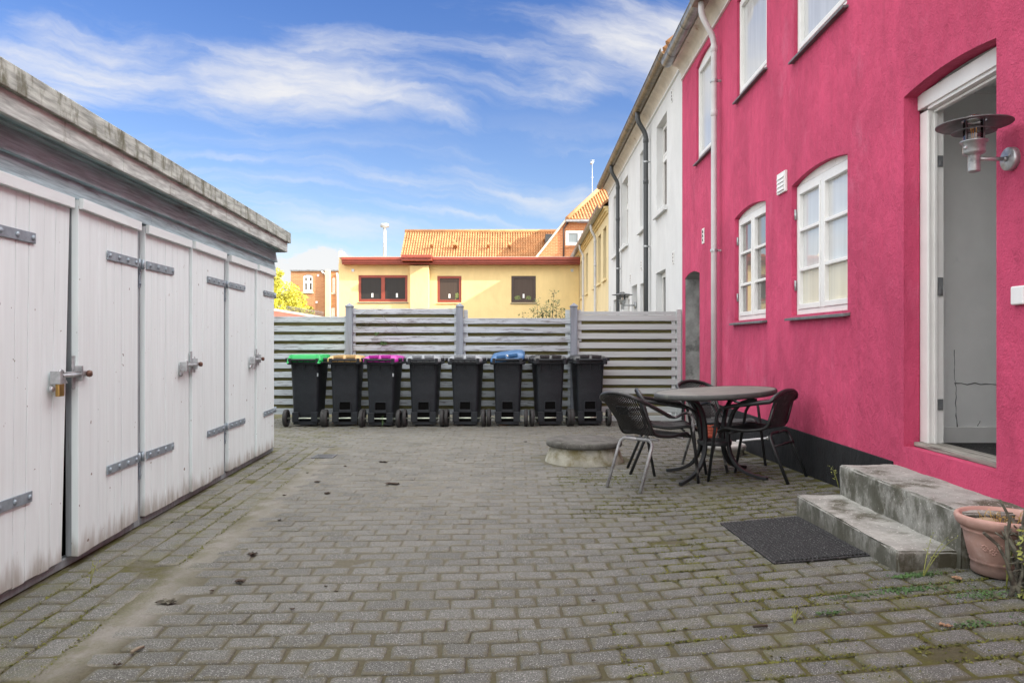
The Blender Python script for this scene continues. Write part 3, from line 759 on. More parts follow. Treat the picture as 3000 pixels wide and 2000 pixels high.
# hallway behind the open doorway
mb = MB(P_pink)
mb.box(4.93, 4.96, -1.7, -.21, .53, 2.86); mb.box(2.9, 2.94, -1.7, -.21, .53, 2.86); mb.box(2.9, 4.96, -1.74, -1.7, .53, 2.86)
mb.box(4.70, 4.93, -.22, -.205, .53, 2.86); mb.box(2.94, 3.77, -.22, -.205, .53, 2.86)
hw = mb.build('hall_wall', M['wallpaper'], pink)
c = MB(P_pink)   # cracks in the paper
random.seed(3)
def crack(p, q, n, j, r=.0022):
    pts = []
    for k in range(n + 1):
        t = k / n; pts.append((4.929, p[0] + (q[0] - p[0]) * t + random.uniform(-j, j), p[1] + (q[1] - p[1]) * t + random.uniform(-j, j)))
    c.tube(pts, [r * random.uniform(.4, 1.5) for _ in pts], 5)
crack((-.45, .925), (-.95, .915), 12, .008, .003); crack((-.445, 1.14), (-.455, .925), 8, .005, .0016); crack((-.455, .925), (-.465, .645), 9, .006, .003); crack((-.62, .68), (-.60, .645), 3, .004, .002)
c.build('crack', M['galv_dark'], hw)
mb = MB(P_pink); mb.box(2.94, 4.929, -1.69, -.21, .50, .53); mb.build('hall_floor', M['hall_floor'], pink)
mb = MB(P_pink); mb.box(4.0, 4.90, -1.0, -.24, .531, .540); mb.build('dark_floor_cover', M['mat'], pink)  # dark sheet added over the pale bounce floor where it is in view
mb = MB(P_pink); mb.box(2.94, 4.929, -1.69, -.21, 2.86, 2.89); mb.box(4.90, 4.929, -1.69, -.21, 2.82, 2.859); mb.build('hall_ceiling', M['white_paint'], pink)
mb = MB(P_pink); mb.box(4.912, 4.929, -1.69, -.23, .532, .64); mb.build('skirting_board', M['white_paint'], pink, bevel=.003)
# small vents
mb = MB(P_pink); mb.box(6.785, 7.01, 0, .022, 2.56, 2.75)
v = mb.build('air_vent', M['white_paint'], pink, bevel=.003)
mb = MB(P_pink)
for k in range(4): z = 2.582 + k * .037; mb.hexa([(6.81, .022, z), (6.985, .022, z), (6.985, .022, z + .034), (6.81, .022, z + .034), (6.81, .034, z), (6.985, .034, z), (6.985, .024, z + .034), (6.81, .024, z + .034)])
mb.build('louvre', M['white_paint'], v)
def holevent(root, P, s, z, w=.11, h=.2, mat=None):
    m_ = MB(P); m_.box(s - w / 2, s + w / 2, 0, .012, z - h / 2, z + h / 2); o_ = m_.build('air_vent', mat or M['white_paint'], root, bevel=.002)
    for q in (-.055, 0, .055): m_ = MB(P); m_.lathe([(.001, .0125), (.022, .0125), (.022, .014), (.001, .014)], (s, 0, z + q), 10, axis='Y'); m_.build('vent_hole_shade', M['gap_shade'], o_)  # holes are black discs, their shade put into the colour
holevent(pink, P_pink, 9.98, 2.60)
# cornice, roof, gutter, downpipe
mb = MB(P_pink)
cove(mb, S0, S1 - .01, 5.15, 5.38, .16); mb.build('cornice', M['cream_mould'], pink)
mb = MB(P_pink); mb.box(S0, S1 - .01, -.05, .030, 5.125, 5.149); mb.build('cornice_fillet', M['white_paint'], pink, bevel=.006)
mb = MB(P_pink)
mb.hexa([(S0 - .1, .17, 5.38), (S1, .17, 5.38), (S1, -3.7, 8.5), (S0 - .1, -3.7, 8.5), (S0 - .1, .17, 5.46), (S1, .17, 5.46), (S1, -3.7, 8.6), (S0 - .1, -3.7, 8.6)])
mb.hexa([(S0 - .1, -3.7, 8.5), (S1, -3.7, 8.5), (S1, -7.6, 5.3), (S0 - .1, -7.6, 5.3), (S0 - .1, -3.7, 8.6), (S1, -3.7, 8.6), (S1, -7.6, 5.4), (S0 - .1, -7.6, 5.4)])
rf = mb.build('roof', M['tile'], pink)
gutter(pink, P_pink, S0, 11.30, .24, 5.40, .085, M['zinc'])
mb = MB(P_pink); mb.hexa([(8.9, .15, 5.30), (9.28, .15, 5.30), (9.22, .33, 5.30), (8.96, .33, 5.30), (8.86, .13, 5.50), (9.32, .13, 5.50), (9.3, .36, 5.50), (8.88, .36, 5.50)])
mb.build('rainwater_hopper', M['zinc_brown'], pink, bevel=.008)
downpipe(pink, P_pink, 9.09, 4.86, .05, .24, 5.31, M['grey_pipe'], .036, (2.3, 4.35))

# ---- white house
white = thing('white_house', 'white limewashed terrace house with dark downpipes standing past the pink house', 'house', (pinkX(16), 16, 0))
wops = [(12.58, 13.56, 3.50, 5.06, 0), (14.56, 15.54, 3.50, 5.06, 0), (17.34, 18.40, 3.50, 5.06, 0), (19.25, 20.2, 3.50, 5.06, 0),
        (12.69, 13.63, .2, 2.43, 0), (14.6, 15.5, .9, 2.38, 0), (15.95, 16.75, -.1, 2.42, 0, .5), (17.1, 18.2, .9, 2.3, 0), (19.3, 20.2, .9, 2.3, 0)]
W0, W1 = 11.345, 21.4
mb = MB(P_pink); facade(mb, W0, W1, -.2, 5.45, wops, .16)
mb.face([(W0, 0, 5.2), (W0, -7.4, 5.2), (W0, -3.7, 8.7), (W0, 0, 5.46)]); mb.face([(W1, 0, -.2), (W1, -7.4, -.2), (W1, -7.4, 5.45), (W1, -3.7, 8.7), (W1, 0, 5.45)])
mb.face([(W0, -7.4, -.2), (W1, -7.4, -.2), (W1, -7.4, 5.4), (W0, -7.4, 5.4)])
mb.build('wall', M['white_plaster'], white)
for o in wops:
    if len(o) > 5: continue
    hi = o[2] > 3
    window(white, P_pink, o[0] + .004, o[1] - .004, o[2] + .004, o[3] - .004, 0, -.11, M['white_paint'], M['pane_dark'] if not hi else M['pane_mesh'], 2, 2, transom=.62 if hi else None, sill=(.06, .07, .08) if hi else None, sill_mat=M['white_plaster'], fw=.05, mull=.06)
mb = MB(P_pink); mb.box(15.95, 16.75, -.54, -.49, -.1, 2.42)
mb.build('recessed_door', M['white_paint'], white)
for s, z in ((12.0, 2.54), (15.3, 2.75), (16.9, 2.62), (12.1, 5.15), (20.9, 2.1)): holevent(white, P_pink, s, z, .1, .19)
mb = MB(P_pink)
cove(mb, W0, W1 + .05, 5.37, 5.575, .16); mb.build('cornice', M['cream_mould'], white)
mb = MB(P_pink); mb.box(W0, W1 + .05, -.05, .032, 5.335, 5.369); mb.build('cornice_fillet', M['white_paint'], white, bevel=.006)
mb = MB(P_pink)
mb.hexa([(W0, .16, 5.58), (W1 + .06, .16, 5.58), (W1 + .06, -3.7, 8.7), (W0, -3.7, 8.7), (W0, .16, 5.66), (W1 + .06, .16, 5.66), (W1 + .06, -3.7, 8.8), (W0, -3.7, 8.8)])
mb.hexa([(W0, -3.7, 8.7), (W1, -3.7, 8.7), (W1, -7.6, 5.4), (W0, -7.6, 5.4), (W0, -3.7, 8.8), (W1, -3.7, 8.8), (W1, -7.6, 5.5), (W0, -7.6, 5.5)])
mb.build('roof', M['tile'], white)
for k in range(6):
    mb2 = MB(); s = 11.4 + k * .24; mb2.tube([P_pink(s, .2, 5.70), P_pink(s, -.6, 6.34)], .07, 8); mb2.build('eave_tile', M['tile'], white)
gutter(white, P_pink, W0 + .02, W1 + .1, .24, 5.62, .085, M['zinc_brown'])
downpipe(white, P_pink, 14.24, 5.12, .05, .24, 5.54, M['dark_pipe'], .046, (3.0, 4.6))
downpipe(white, P_pink, 18.56, 5.12, .05, .24, 5.54, M['dark_pipe'], .046, (3.0,))
# ---- yellow terrace house
yel = thing('yellow_terrace_house', 'pale yellow terrace house with narrow dark windows beyond the white house', 'house', (pinkX(27), 27, 0))
YA, YB = 21.42, 34.5
yops = [(s, s + .9, 3.08, 4.6, 0) for s in (22.0, 23.6, 25.3, 28.5, 31.5)] + [(s, s + .9, .6, 2.1, 0) for s in (22.0, 23.6, 25.3, 28.5, 31.5)]
mb = MB(P_pink); facade(mb, YA, YB, -.2, 5.0, yops, .14)
mb.face([(YB, 0, -.2), (YB, -7.4, -.2), (YB, -7.4, 4.9), (YB, -3.7, 7.9), (YB, 0, 5)])
mb.face([(YA, -7.4, -.2), (YB, -7.4, -.2), (YB, -7.4, 4.9), (YA, -7.4, 4.9)])
mb.build('wall', M['pale_yellow'], yel)
for o in yops: window(yel, P_pink, o[0] + .004, o[1] - .004, o[2] + .004, o[3] - .004, 0, -.10, M['brown_paint'], M['pane_dark'], 2, 1, sill=(.06, .06, .07), sill_mat=M['pale_yellow'], transom=.6)
mb = MB(P_pink)
for d0, z0, z1 in ((.05, 4.86, 4.92), (.10, 4.92, 5.0), (.14, 5.0, 5.06)): mb.box(YA, YB, -.1, d0, z0 + .001, z1)
mb.build('cornice', M['yellow'], yel, bevel=.012, bseg=3)
mb = MB(P_pink)
mb.hexa([(YA, .16, 5.08), (YB, .16, 5.08), (YB, -3.7, 7.95), (YA, -3.7, 7.95), (YA, .16, 5.16), (YB, .16, 5.16), (YB, -3.7, 8.05), (YA, -3.7, 8.05)])
mb.hexa([(YA, -3.7, 7.95), (YB, -3.7, 7.95), (YB, -7.6, 4.9), (YA, -7.6, 4.9), (YA, -3.7, 8.05), (YB, -3.7, 8.05), (YB, -7.6, 5.0), (YA, -7.6, 5.0)])
mb.build('roof', M['tile'], yel)
gutter(yel, P_pink, YA + .1, YB, .22, 5.10, .09, M['zinc'])
downpipe(yel, P_pink, 24.6, 4.6, .05, .22, 5.02, M['grey_pipe'], .045, (3.0,))
downpipe(yel, P_pink, 29.7, 4.6, .05, .22, 5.02, M['grey_pipe'], .045, (3.0,))

# ---- yellow flat-roofed building across the back (front faces the yard)
FY = 33.0
flat = thing('flat_roofed_building', 'yellow rendered flat roofed building with red brown eaves behind the fence', 'building', (-2.5, FY, 0))
def P_flat(s, d, z): return (s, FY - d, z)
def px(u, Y=FY): return (u - 1500) / 2200 * Y
def pz(v, Y=FY): return 1.2 + (1000 - v) / 2200 * Y
fw_ = [(px(1050), px(1194), pz(884), pz(806), 0), (px(1281), px(1352), pz(886), pz(808), 0), (px(1498), px(1570), pz(886), pz(808), 0)]
FX0, FX1 = px(992), 2.94
mb = MB(P_flat); facade(mb, FX0, FX1, -.2, 4.62, fw_, .12)
mb.face([(FX0, 0, -.2), (FX0, -3.4, -.2), (FX0, -3.4, 4.62), (FX0, 0, 4.62)])
mb.build('wall', M['yellow'], flat)
mb = MB(P_flat); mb.box(px(1203), px(1259), .0, .34, -.2, 4.5); mb.build('chimney_breast', M['yellow'], flat, bevel=.03)
mb = MB(P_flat); mb.prism([(FX0 + .001, -.3, 4.4), (FX0 + .001, -.3, 5.18), (FX0 + .16, -.3, 5.16), (FX0 + .42, -.3, 4.86), (FX0 + .42, -.3, 4.4)], (0, .24, 0))
pr = mb.build('parapet', M['pale_yellow'], flat)
mb = MB(P_flat)
a, b, c_, e = px(1008), px(1184), px(1262) + .13, px(1699)
OV = .48
mb.box(a, b - .001, -.2, OV, 4.62, 4.72); mb.box(a, b - .001, -.2, OV + .06, 4.721, 4.85)
mb.box(b, c_, -.2, .34 + OV, 4.66, 4.77); mb.box(b, c_, -.2, .40 + OV, 4.771, 4.91)
mb.box(c_ + .001, e, -.2, OV, 4.62, 4.72); mb.box(c_ + .001, e, -.2, OV + .06, 4.721, 4.85)
mb.box(a, e, -.2, OV - .05, 4.55, 4.619)
mb.build('fascia', M['red_paint'], flat, bevel=.01)
mb = MB(P_flat); mb.box(FX0 + .05, FX1, -3.4, .3, 4.86, 4.89); mb.build('roof', M['concrete_pale'], flat)
for k, o in enumerate(fw_):
    w = window(flat, P_flat, o[0] + .003, o[1] - .003, o[2] + .003, o[3] - .003, 0, -.03, M['red_paint'] if k < 2 else M['brown_paint'], M['pane_dark'] if k == 0 else M['pane_mesh'], 2 if k == 0 else 1, 1, fw=.07, sill=(.04, .05, .03), sill_mat=M['slate'] if k != 1 else M['yellow'], mull=.09)
    for q in ((.28, .78) if k == 0 else (.5,)): s = o[0] + (o[1] - o[0]) * q; t = MB(P_flat); t.box(s - .04, s + .04, -.056, -.05, o[2] + .2, o[2] + .38); t.build('window_tag', M['white_plastic'], w)
    if k:
        for q in ((.82,) if k == 1 else (.25, .7)):
            t = MB(P_flat); s = o[0] + (o[1] - o[0]) * q
            for j in range(26):
                a_ = random.uniform(0, 6.28); r_ = random.uniform(.02, .13); zz = o[2] + .13 + random.uniform(0, .14 if k == 2 else .26)
                x_ = s + r_ * math.cos(a_); t.face([(x_ - .03, -.05, zz), (x_ + .02, -.052, zz - .02), (x_ + .03, -.05, zz + .04), (x_ - .01, -.054, zz + .05)])
            t.build('window_plant', M['leaf_green'], w)
for s in (px(1034), px(1676)):
    t = MB(P_flat); t.box(s - .055, s + .055, 0, .02, pz(796), pz(788)); v = t.build('air_vent', M['galv'], flat)
mb = MB(); x = px(1127, 35.5); Y = 35.5
mb.lathe([(.085, 4.7), (.085, 6.38), (.07, 6.39), (.07, 6.58), (.19, 6.60), (.21, 6.63), (.21, 6.72), (.18, 6.76), (.02, 6.77)], (x, Y, 0), 20)
mb.build('flue_pipe', M['galv'], flat)

# ---- house with the long orange tile roof
ot = thing('tiled_roof_house', 'house with a long orange pantile roof rising behind the flat roofed building', 'house', (-2, 41, 0))
TX0, TX1 = px(1188, 40.5), 3.2
mb = MB(); mb.box(TX0 + .1, TX1, 37.3, 43.6, -.2, 4.3); mb.prism([(TX0 + .1, 37.3, 4.3), (TX0 + .1, 40.45, 7.0), (TX0 + .1, 43.6, 4.3)], (TX1 - TX0 - .1, 0, 0)); mb.build('wall', M['brick_gable'], ot)
mb = MB(); tw = .135; nu = int((TX1 - TX0) / tw) + 1
slope = Vector((0, 3.5, 3.0)); nv = 20
pantiles(mb, (TX0, 36.95, 4.1), (tw, 0, 0), tuple(slope / nv), nu, nv, .055)
mb.face([(TX0, 40.45, 7.1), (TX1, 40.45, 7.1), (TX1, 44, 4.1), (TX0, 44, 4.1)])
mb.tube([(TX0 - .02, 40.45, 7.12), (TX1, 40.45, 7.12)], .11, 10)
rf = mb.build('roof', M['tile'], ot, recalc=False)
for u, v in ((1266, 712), (1330, 702), (1331, 714), (1337, 714), (1430, 713), (1492, 713), (1593, 689)):
    yy = 39.2; x = px(u, yy); z = 4.1 + (yy - 36.95) / 3.5 * 3.0 + .12 + (713 - v) * .012
    t = MB(); t.tube([(x, yy - .05, z - .05), (x, yy - .18, z + .10), (x + .02, yy - .3, z + .12)], .07, 8); t.build('vent_tile', M['tile'], rf)
t = MB(); t.box(px(1596, 38.8), px(1640, 38.8), 37.9, 39.8, 5.4, 6.62); t.build('dormer', M['dark_pipe'], ot, bevel=.02)

# ---- brick gable house
bg_ = thing('brick_gable_house', 'red brick gable house with a half hipped orange tile roof and white window', 'house', (5, 35.6, 0))
GY = 35.6
G = lambda u, v: (px(u, GY), pz(v, GY))
a, b = G(1562, 770), G(1655, 652)
zt = b[1]
mb = MB(); poly = [(a[0] - 2.2, GY, a[1] - 2.73), (a[0], GY, a[1]), (b[0], GY, zt), (9.2, GY, zt), (13.0, GY, 1.0), (13, GY, -.2), (a[0] - 2.2, GY, -.2)]
mb.prism(poly, (0, 9, 0)); mb.build('wall', M['brick_gable'], bg_)
mb = MB(); dirv = Vector((b[0] - a[0], 0, b[1] - a[1])).normalized(); nrm = Vector((-dirv.z, 0, dirv.x))
p0 = Vector((a[0], GY, a[1])) - dirv * 1.2; p1 = Vector((b[0], GY, b[1])) + dirv * .15
mb.prism([p0 + Vector((0, -.10, 0)), p1 + Vector((0, -.10, 0)), p1 + nrm * .09 + Vector((0, -.10, 0)), p0 + nrm * .09 + Vector((0, -.10, 0))], (0, 9.2, 0)); mb.build('verge', M['concrete_pale'], bg_)
mb = MB(); hx0 = px(1664, GY)
nu, nv = 30, 14
tw = .15
top = Vector((px(1757, 38.4), 38.4, pz(556, 38.4)))
V = Vector((0, top.y - (GY - .2), top.z - (zt + .12))) / nv
# hip slope: rows shorten to the left
tm = MB()
for r in range(nv):
    xs = hx0 + (top.x - hx0) * r / nv
    pantiles(tm, (xs, GY - .2 + V.y * r, zt + .12 + V.z * r), (tw, 0, 0), tuple(V), int((9.5 - xs) / tw), 1, .05)
tm.tube([(hx0 - .05, GY - .2, zt + .15), (top.x, top.y, top.z + .06)], .11, 8)
tm.face([(hx0, GY - .2, zt + .12), tuple(top), (top.x, 44.6, top.z), (hx0, 44.6, zt + .1)])
tm.tube([(top.x, top.y, top.z + .05), (9.5, top.y, top.z + .05)], .11, 8)
tm.face([tuple(top), (9.5, top.y, top.z), (9.5, 44.6, top.z - .5), (top.x, 44.6, top.z)])
tm.build('roof', M['tile'], bg_, recalc=False)
t = MB(); t.box(hx0 - .1, 9.3, GY - .30, GY - .04, zt + .0, zt + .10); t.build('eave_board', M['zinc'], bg_)
def P_gab(s, d, z): return (s, GY - d, z)
x0, x1 = px(1657, GY), px(1738, GY)
window(bg_, P_gab, x0, x1, pz(719, GY), pz(676, GY), 0, .03, M['white_paint'], M['pane_blue'], 2, 1, fw=.09, mull=.08, sill=(.04, .05, .05), sill_mat=M['brick_gable'])
t = MB(); t.tube(round_path([(px(1651, GY), GY - .06, pz(757, GY)), (px(1651, GY), GY - .06, pz(668, GY)), (px(1664, GY), GY - .06, pz(653, GY))], .3), .04, 8); t.build('drainpipe', M['brown_paint'], bg_)
t = MB(); x, Y = px(1735, 40), 40; t.tube([(x, Y, 7), (x, Y, pz(468, Y))], .018, 6)
for k, v in enumerate((470, 474, 478)): t.tube([(x - .12 + .02 * k, Y, pz(v, Y)), (x + .12 - .02 * k, Y, pz(v, Y))], .012, 5)
t.tube([(x - .05, Y - .15, pz(478, Y)), (x - .05, Y + .2, pz(478, Y))], .05, 6)
t.tube([(x - .08, Y, pz(520, Y)), (x + .08, Y, pz(520, Y))], .012, 5)
t.build('antenna', M['galv'], bg_)

# ---- brick block far left
BY = 45.0
bk = thing('brick_block', 'orange brick building with white arched window and flat roof far behind the fence', 'building', (px(905, BY), BY, 0))
def P_bk(s, d, z): return (s, BY - d, z)
q = lambda u: px(u, BY)
r_ = lambda v: pz(v, BY)
bops = [(q(888), q(917), r_(854), r_(808), .10), (q(973), q(982), r_(856), r_(814), .05), (q(970), q(981), r_(945), r_(902), .05)]
mb = MB(P_bk); facade(mb, q(852), q(1030), -.2, r_(794), bops, .12); mb.face([(q(852), 0, -.2), (q(852), -6, -.2), (q(852), -6, r_(794)), (q(852), 0, r_(794))])
mb.build('wall', M['brick'], bk)
for o in bops: window(bk, P_bk, o[0], o[1], o[2], o[3], o[4], -.05, M['white_paint'], M['pane_mesh'], 2 if o[1] - o[0] > .4 else 1, 1, fw=.07, mull=.10, transom=.62, sill=(.03, .06, .08), sill_mat=M['concrete_pale'])
mb = MB(P_bk); mb.box(q(955), q(970), .0, .25, -.2, r_(791)); mb.build('render_strip', M['pale_yellow'], bk, bevel=.02)
mb = MB(P_bk); mb.box(q(850), q(1032), -.4, .1, r_(794), r_(790)); mb.box(q(850), q(1032), -6, -.4, r_(794) - .1, r_(794)); mb.build('roof', M['zinc'], bk)
t = MB(P_bk); t.tube(round_path([(q(944), .06, r_(795)), (q(946), .12, r_(799)), (q(953), .12, r_(801)), (q(954), .12, r_(801) - .1)], .1), .05, 8)
t.build('drainpipe', M['white_paint'], bk); t = MB(P_bk); t.tube(round_path([(q(988), .1, r_(800)), (q(990), .1, r_(810)), (q(991), .1, 0)], .1), .06, 8); t.build('drainpipe', M['white_paint'], bk)
t = MB(P_bk); t.box(q(929), q(935), 0, .03, r_(810), r_(804)); t.build('air_vent', M['white_plastic'], bk); t = MB(P_bk); t.box(q(925), q(931), 0, .03, r_(888), r_(882)); t.build('air_vent', M['white_plastic'], bk)
# ---- low outbuilding with bird spikes
ob = thing('low_outbuilding', 'low outbuilding with dark red sloping roof and spiked pale coping by the shed end', 'building', (px(860, 30), 30, 0))
OY = 30.0
A = (px(760, OY), pz(896, OY)); B = (px(952, OY), pz(928, OY))
mb = MB(); mb.prism([(A[0], OY, -.2), (A[0], OY, A[1] - .14), (B[0], OY, B[1] - .14), (B[0], OY, -.2)], (0, 4, 0)); mb.build('wall', M['brick'], ob)
mb = MB(); mb.prism([(A[0], OY - .05, A[1] - .14), (A[0], OY - .05, A[1]), (B[0], OY - .05, B[1]), (B[0], OY - .05, B[1] - .14)], (0, .3, 0)); cp = mb.build('coping', M['concrete_pale'], ob)
mb = MB(); mb.prism([(A[0], OY - 3.4, 1.2), (A[0], OY - .06, A[1] - .15), (B[0], OY - .06, B[1] - .15), (B[0] - .3, OY - 3.4, 1.2)], (0, 0, .06)); mb.build('roof', M['tile_dark'], ob)
t = MB()
for k in range(26):
    f = .42 + .56 * k / 26; x = A[0] + (B[0] - A[0]) * f; z = A[1] + (B[1] - A[1]) * f
    t = MB()
    for dx in (-.06, .05): t.tube([(x, OY + .1, z), (x + dx, OY + .1, z + .20)], .008, 4)
    t.build('bird_spike', M['galv_dark'], cp)

# ---- tree beyond the shed
def leaf_cloud(mb, c, rad, n, size, flat=1.0):
    for _ in range(n):
        while True:
            p = Vector((random.uniform(-1, 1), random.uniform(-1, 1), random.uniform(-1, 1)))
            if p.length < 1 and p.length > random.random() ** 2 * .9: break
        p = Vector((p.x * rad[0], p.y * rad[1], p.z * rad[2])) + Vector(c)
        u = Vector((random.gauss(0, 1), random.gauss(0, 1), random.gauss(0, 1))).normalized(); w = u.orthogonal().normalized()
        L = size * random.uniform(.6, 1.3)
        mb.face([p - u * L, p + w * L * .45, p + u * L, p - w * L * .45])
random.seed(21)
tr = thing('leafy_tree', 'yellow green leafy tree behind the far end of the shed', 'tree', (-13.6, 41, -.05))
mb = MB(); limbs = []
mb.tube([(-13.6, 41, -.05), (-13.55, 41, 1.6), (-13.4, 41, 3.0)], [.22, .17, .12], 8)
for k in range(9):
    a = k * 2.4; L = random.uniform(1.0, 2.1); st = Vector((-13.5, 41, random.uniform(1.5, 3.0)))
    e = st + Vector((math.cos(a) * L, math.sin(a) * L, random.uniform(.6, 1.9))); limbs.append(e)
    mb.tube([st, (st + e) / 2 + Vector((0, 0, .15)), e], [.07, .045, .02], 6)
mb.build('trunk', M['bark'], tr)
mb = MB()
for e in limbs: leaf_cloud(mb, e, (.75, .75, .5), 420, .09)
for k in range(30):
    a = random.uniform(0, 6.28); r = random.uniform(.3, 2.2); z = random.uniform(1.4, 5.2)
    rr = r * (1.0 if z < 3.2 else .72)
    leaf_cloud(mb, (-13.5 + rr * math.cos(a), 41 + rr * math.sin(a), z), (.5, .5, .36), 260, .09)
mb.build('crown', M['leaf_yellow'], tr, recalc=False)
# ------------------------------------------------------------------ shed
def P_shed(s, d, z): return (shedX(s) + d, s, z)
random.seed(2)
shed = thing('garage_shed', 'long white boarded shed with pairs of strap hinged doors and mossy grey roof edge', 'shed', (shedX(5), 5, 0))
E = 8.26
mb = MB(P_shed)   # body behind the doors
mb.box(-1.6, E - .005, -3.2, -.09, -.1, 2.2); mb.build('shed_body', M['shed_grey'], shed)
random.seed(11)
posts = [(1.34, 1.44), (3.09, 3.19), (4.808, 4.905), (6.50, 6.615), (8.165, 8.258)]
mb = None
for k, (a, b) in enumerate(posts):
    mb = MB(P_shed); mb.box(a, b, -.085, -.012, .0, 2.03); mb.build('door_post', M['shed_post'], shed, bevel=.006)
# cladding above the doors: lapped boards
for k, (z0, z1, d) in enumerate(((1.965, 2.085, .006), (2.068, 2.20, .020), (2.185, 2.30, .034))):
    cuts = [-1.6, 2.6 + .3 * k, 5.02 if k == 0 else 7.15 if k == 1 else 6.2, E]
    mb = MB(P_shed)
    for a, b in zip(cuts, cuts[1:]):
        mb.hexa([(a, -.05, z0), (b - .003, -.05, z0), (b - .003, d + .016, z0), (a, d + .016, z0), (a, -.05, z1), (b - .003, -.05, z1), (b - .003, d - .010, z1), (a, d - .010, z1)])
    mb.build('cladding_board', M['shed_grey'], shed, bevel=.003)
mb = MB(P_shed); mb.box(-1.6, E - .001, -.085, -.02, 2.031, 2.3); mb.build('lintel', M['shed_grey'], shed)
# fascia, two boards, the upper one standing proud
RE = E - .03
for (z0, z1, d, mt, cuts) in ((2.175, 2.290, .150, 'fascia', (-1.8, 1.1, 4.32, RE)), (2.278, 2.392, .176, 'fascia_top', (-1.8, 2.0, 6.0, RE + .05))):
    mb = MB(P_shed)
    for a, b in zip(cuts, cuts[1:]): mb.box(a, b - .003, d - .026, d, z0, z1)
    mb.box(-1.8 if False else RE - .02, RE + (.05 if mt == 'fascia_top' else .02) , -3.3, d - .027, z0, z1)
    mb.build('fascia_board', M[mt], shed, bevel=.004)
mb = MB(P_shed); mb.box(-1.8, RE - .02, -3.3, .149, 2.335, 2.372); mb.build('roof', M['felt'], shed)
mb = MB(P_shed); mb.box(-1.8, RE - .021, -.05, .123, 2.20, 2.225); mb.build('soffit', M['shed_grey'], shed)
def strap(P, s0, s1, z, parent, root, d=.022, tip=1):
    m_ = MB(P); a, b = min(s0, s1), max(s0, s1)
    m_.box(a, b, d - .001, d + .007, z - .026, z + .026)
    n = 4
    for k in range(n):
        s = s0 + (s1 - s0) * (.10 + .84 * k / (n - 1)); m_.lathe([(.014, d + .006), (.0135, d + .011), (.009, d + .015), (.001, d + .017)], (s, 0, z), 10, axis='Y')
    return m_.build('strap_hinge', M['strap'], parent, bevel=.003)
def shed_door(s0, s1, hinge_hi, lean=0.0, out=.0, dark=False):
    """ledged board door; hinge_hi: hinges on the high-s side; lean opens a wedge at the foot of the free edge"""
    n = 7
    P = lambda s, d, z: P_shed(s + (lean * max(0, (1.1 - z)) * ((s1 - s) if hinge_hi else (s - s0)) / (s1 - s0)), d + out * ((s1 - s) if hinge_hi else (s - s0)) / (s1 - s0), z)
    w = [random.uniform(.8, 1.2) for _ in range(n)]; tot = sum(w); s = s0; m_ = MB(P)
    for k in range(n):
        e = s + (s1 - s0) * w[k] / tot; j = random.uniform(-.0015, .0015)
        zb = .055 + random.uniform(-.004, .004)
        m_.hexa([(s + .0022, -.02, zb), (e - .0022, -.02, zb), (e - .0022, .018 + j, zb), (s + .0022, .018 + j, zb)] + [(s + .0022, -.02, 1.955), (e - .0022, -.02, 1.955), (e - .0022, .018 + j, 1.955), (s + .0022, .018 + j, 1.955)])
        s = e
    o_ = m_.build('door', M['shed_white'], shed, bevel=.0022, bseg=1)
    m_ = MB(P); m_.box(s0 + .004, s1 - .004, .020, .046, 1.905, 1.962); m_.build('head_trim', M['shed_trim'], o_, bevel=.003)
    m_ = MB(P); m_.box(s0 + .003, s1 - .003, -.05, -.0201, .056, 1.954); m_.build('door_back', M['shed_post'], o_)
    for z in (.455, 1.70):
        if hinge_hi: strap(P, s1 - .01, s1 - .46, z, o_, shed)
        else: strap(P, s0 + .01, s0 + .46, z, o_, shed)
    return o_, P
def knuckle(a, b, door):
    for z in (.455, 1.70):
        for s in (a + .02, b - .02):
            m_ = MB(P_shed); m_.tube([(s, .012, z - .03), (s, .012, z + .03)], .013, 10)
            m_.box(s - .012, s + .012, -.012, -.004, z - .15, z - .03)
            for q in (-.06, -.125): m_.lathe([(.009, -.005), (.008, .0), (.001, .003)], (s, 0, z + q), 8, axis='Y')
            m_.build('hinge_knuckle', M['strap'], door)
def latch(s, z, door, P):
    m_ = MB(P); d = .030
    m_.box(s + .055, s + .085, d - .002, d + .006, z - .07, z + .105)             # keeper plate
    m_.box(s - .10, s + .145, d + .012, d + .034, z - .006, z + .022)              # bar
    m_.tube([(s - .10, d + .034, z + .004), (s + .08, d + .034, z + .004)], .011, 8)
    m_.box(s + .078, s + .09, d + .0, d + .046, z - .03, z + .05)
    m_.lathe([(.024, d), (.022, d + .008), (.001, d + .009)], (s + .125, 0, z + .045), 12, axis='Y'); m_.lathe([(.024, d), (.022, d + .008), (.001, d + .009)], (s + .125, 0, z - .035), 12, axis='Y')
    m_.box(s - .145, s - .12, d - .002, d + .05, z - .035, z + .03)
    m_.tube([(s - .11 + .024 * math.cos(a), d + .035, z + .012 + .024 * math.sin(a)) for a in [k * math.pi / 6 for k in range(13)]], .006, 6)
    m_.hexa([(s - .10, d + .03, z - .035), (s - .05, d + .03, z - .035), (s - .05, d + .04, z - .035), (s - .10, d + .04, z - .035), (s - .10, d + .03, z - .004), (s - .085, d + .03, z - .004), (s - .085, d + .04, z - .004), (s - .10, d + .04, z - .004)])
    m_.lathe([(.018, d - .002), (.016, d + .012), (.006, d + .018)], (s - .14, 0, z - .06), 10, axis='Y')
    o_ = m_.build('latch', M['galv'], door, bevel=.0015)
    m_ = MB(P); m_.lathe([(.001, d + .036), (.016, d + .034), (.019, d + .044), (.016, d + .056), (.001, d + .06)], (s + .155, 0, z + .006), 12, axis='Y'); m_.build('latch_knob', M['copper'], door)
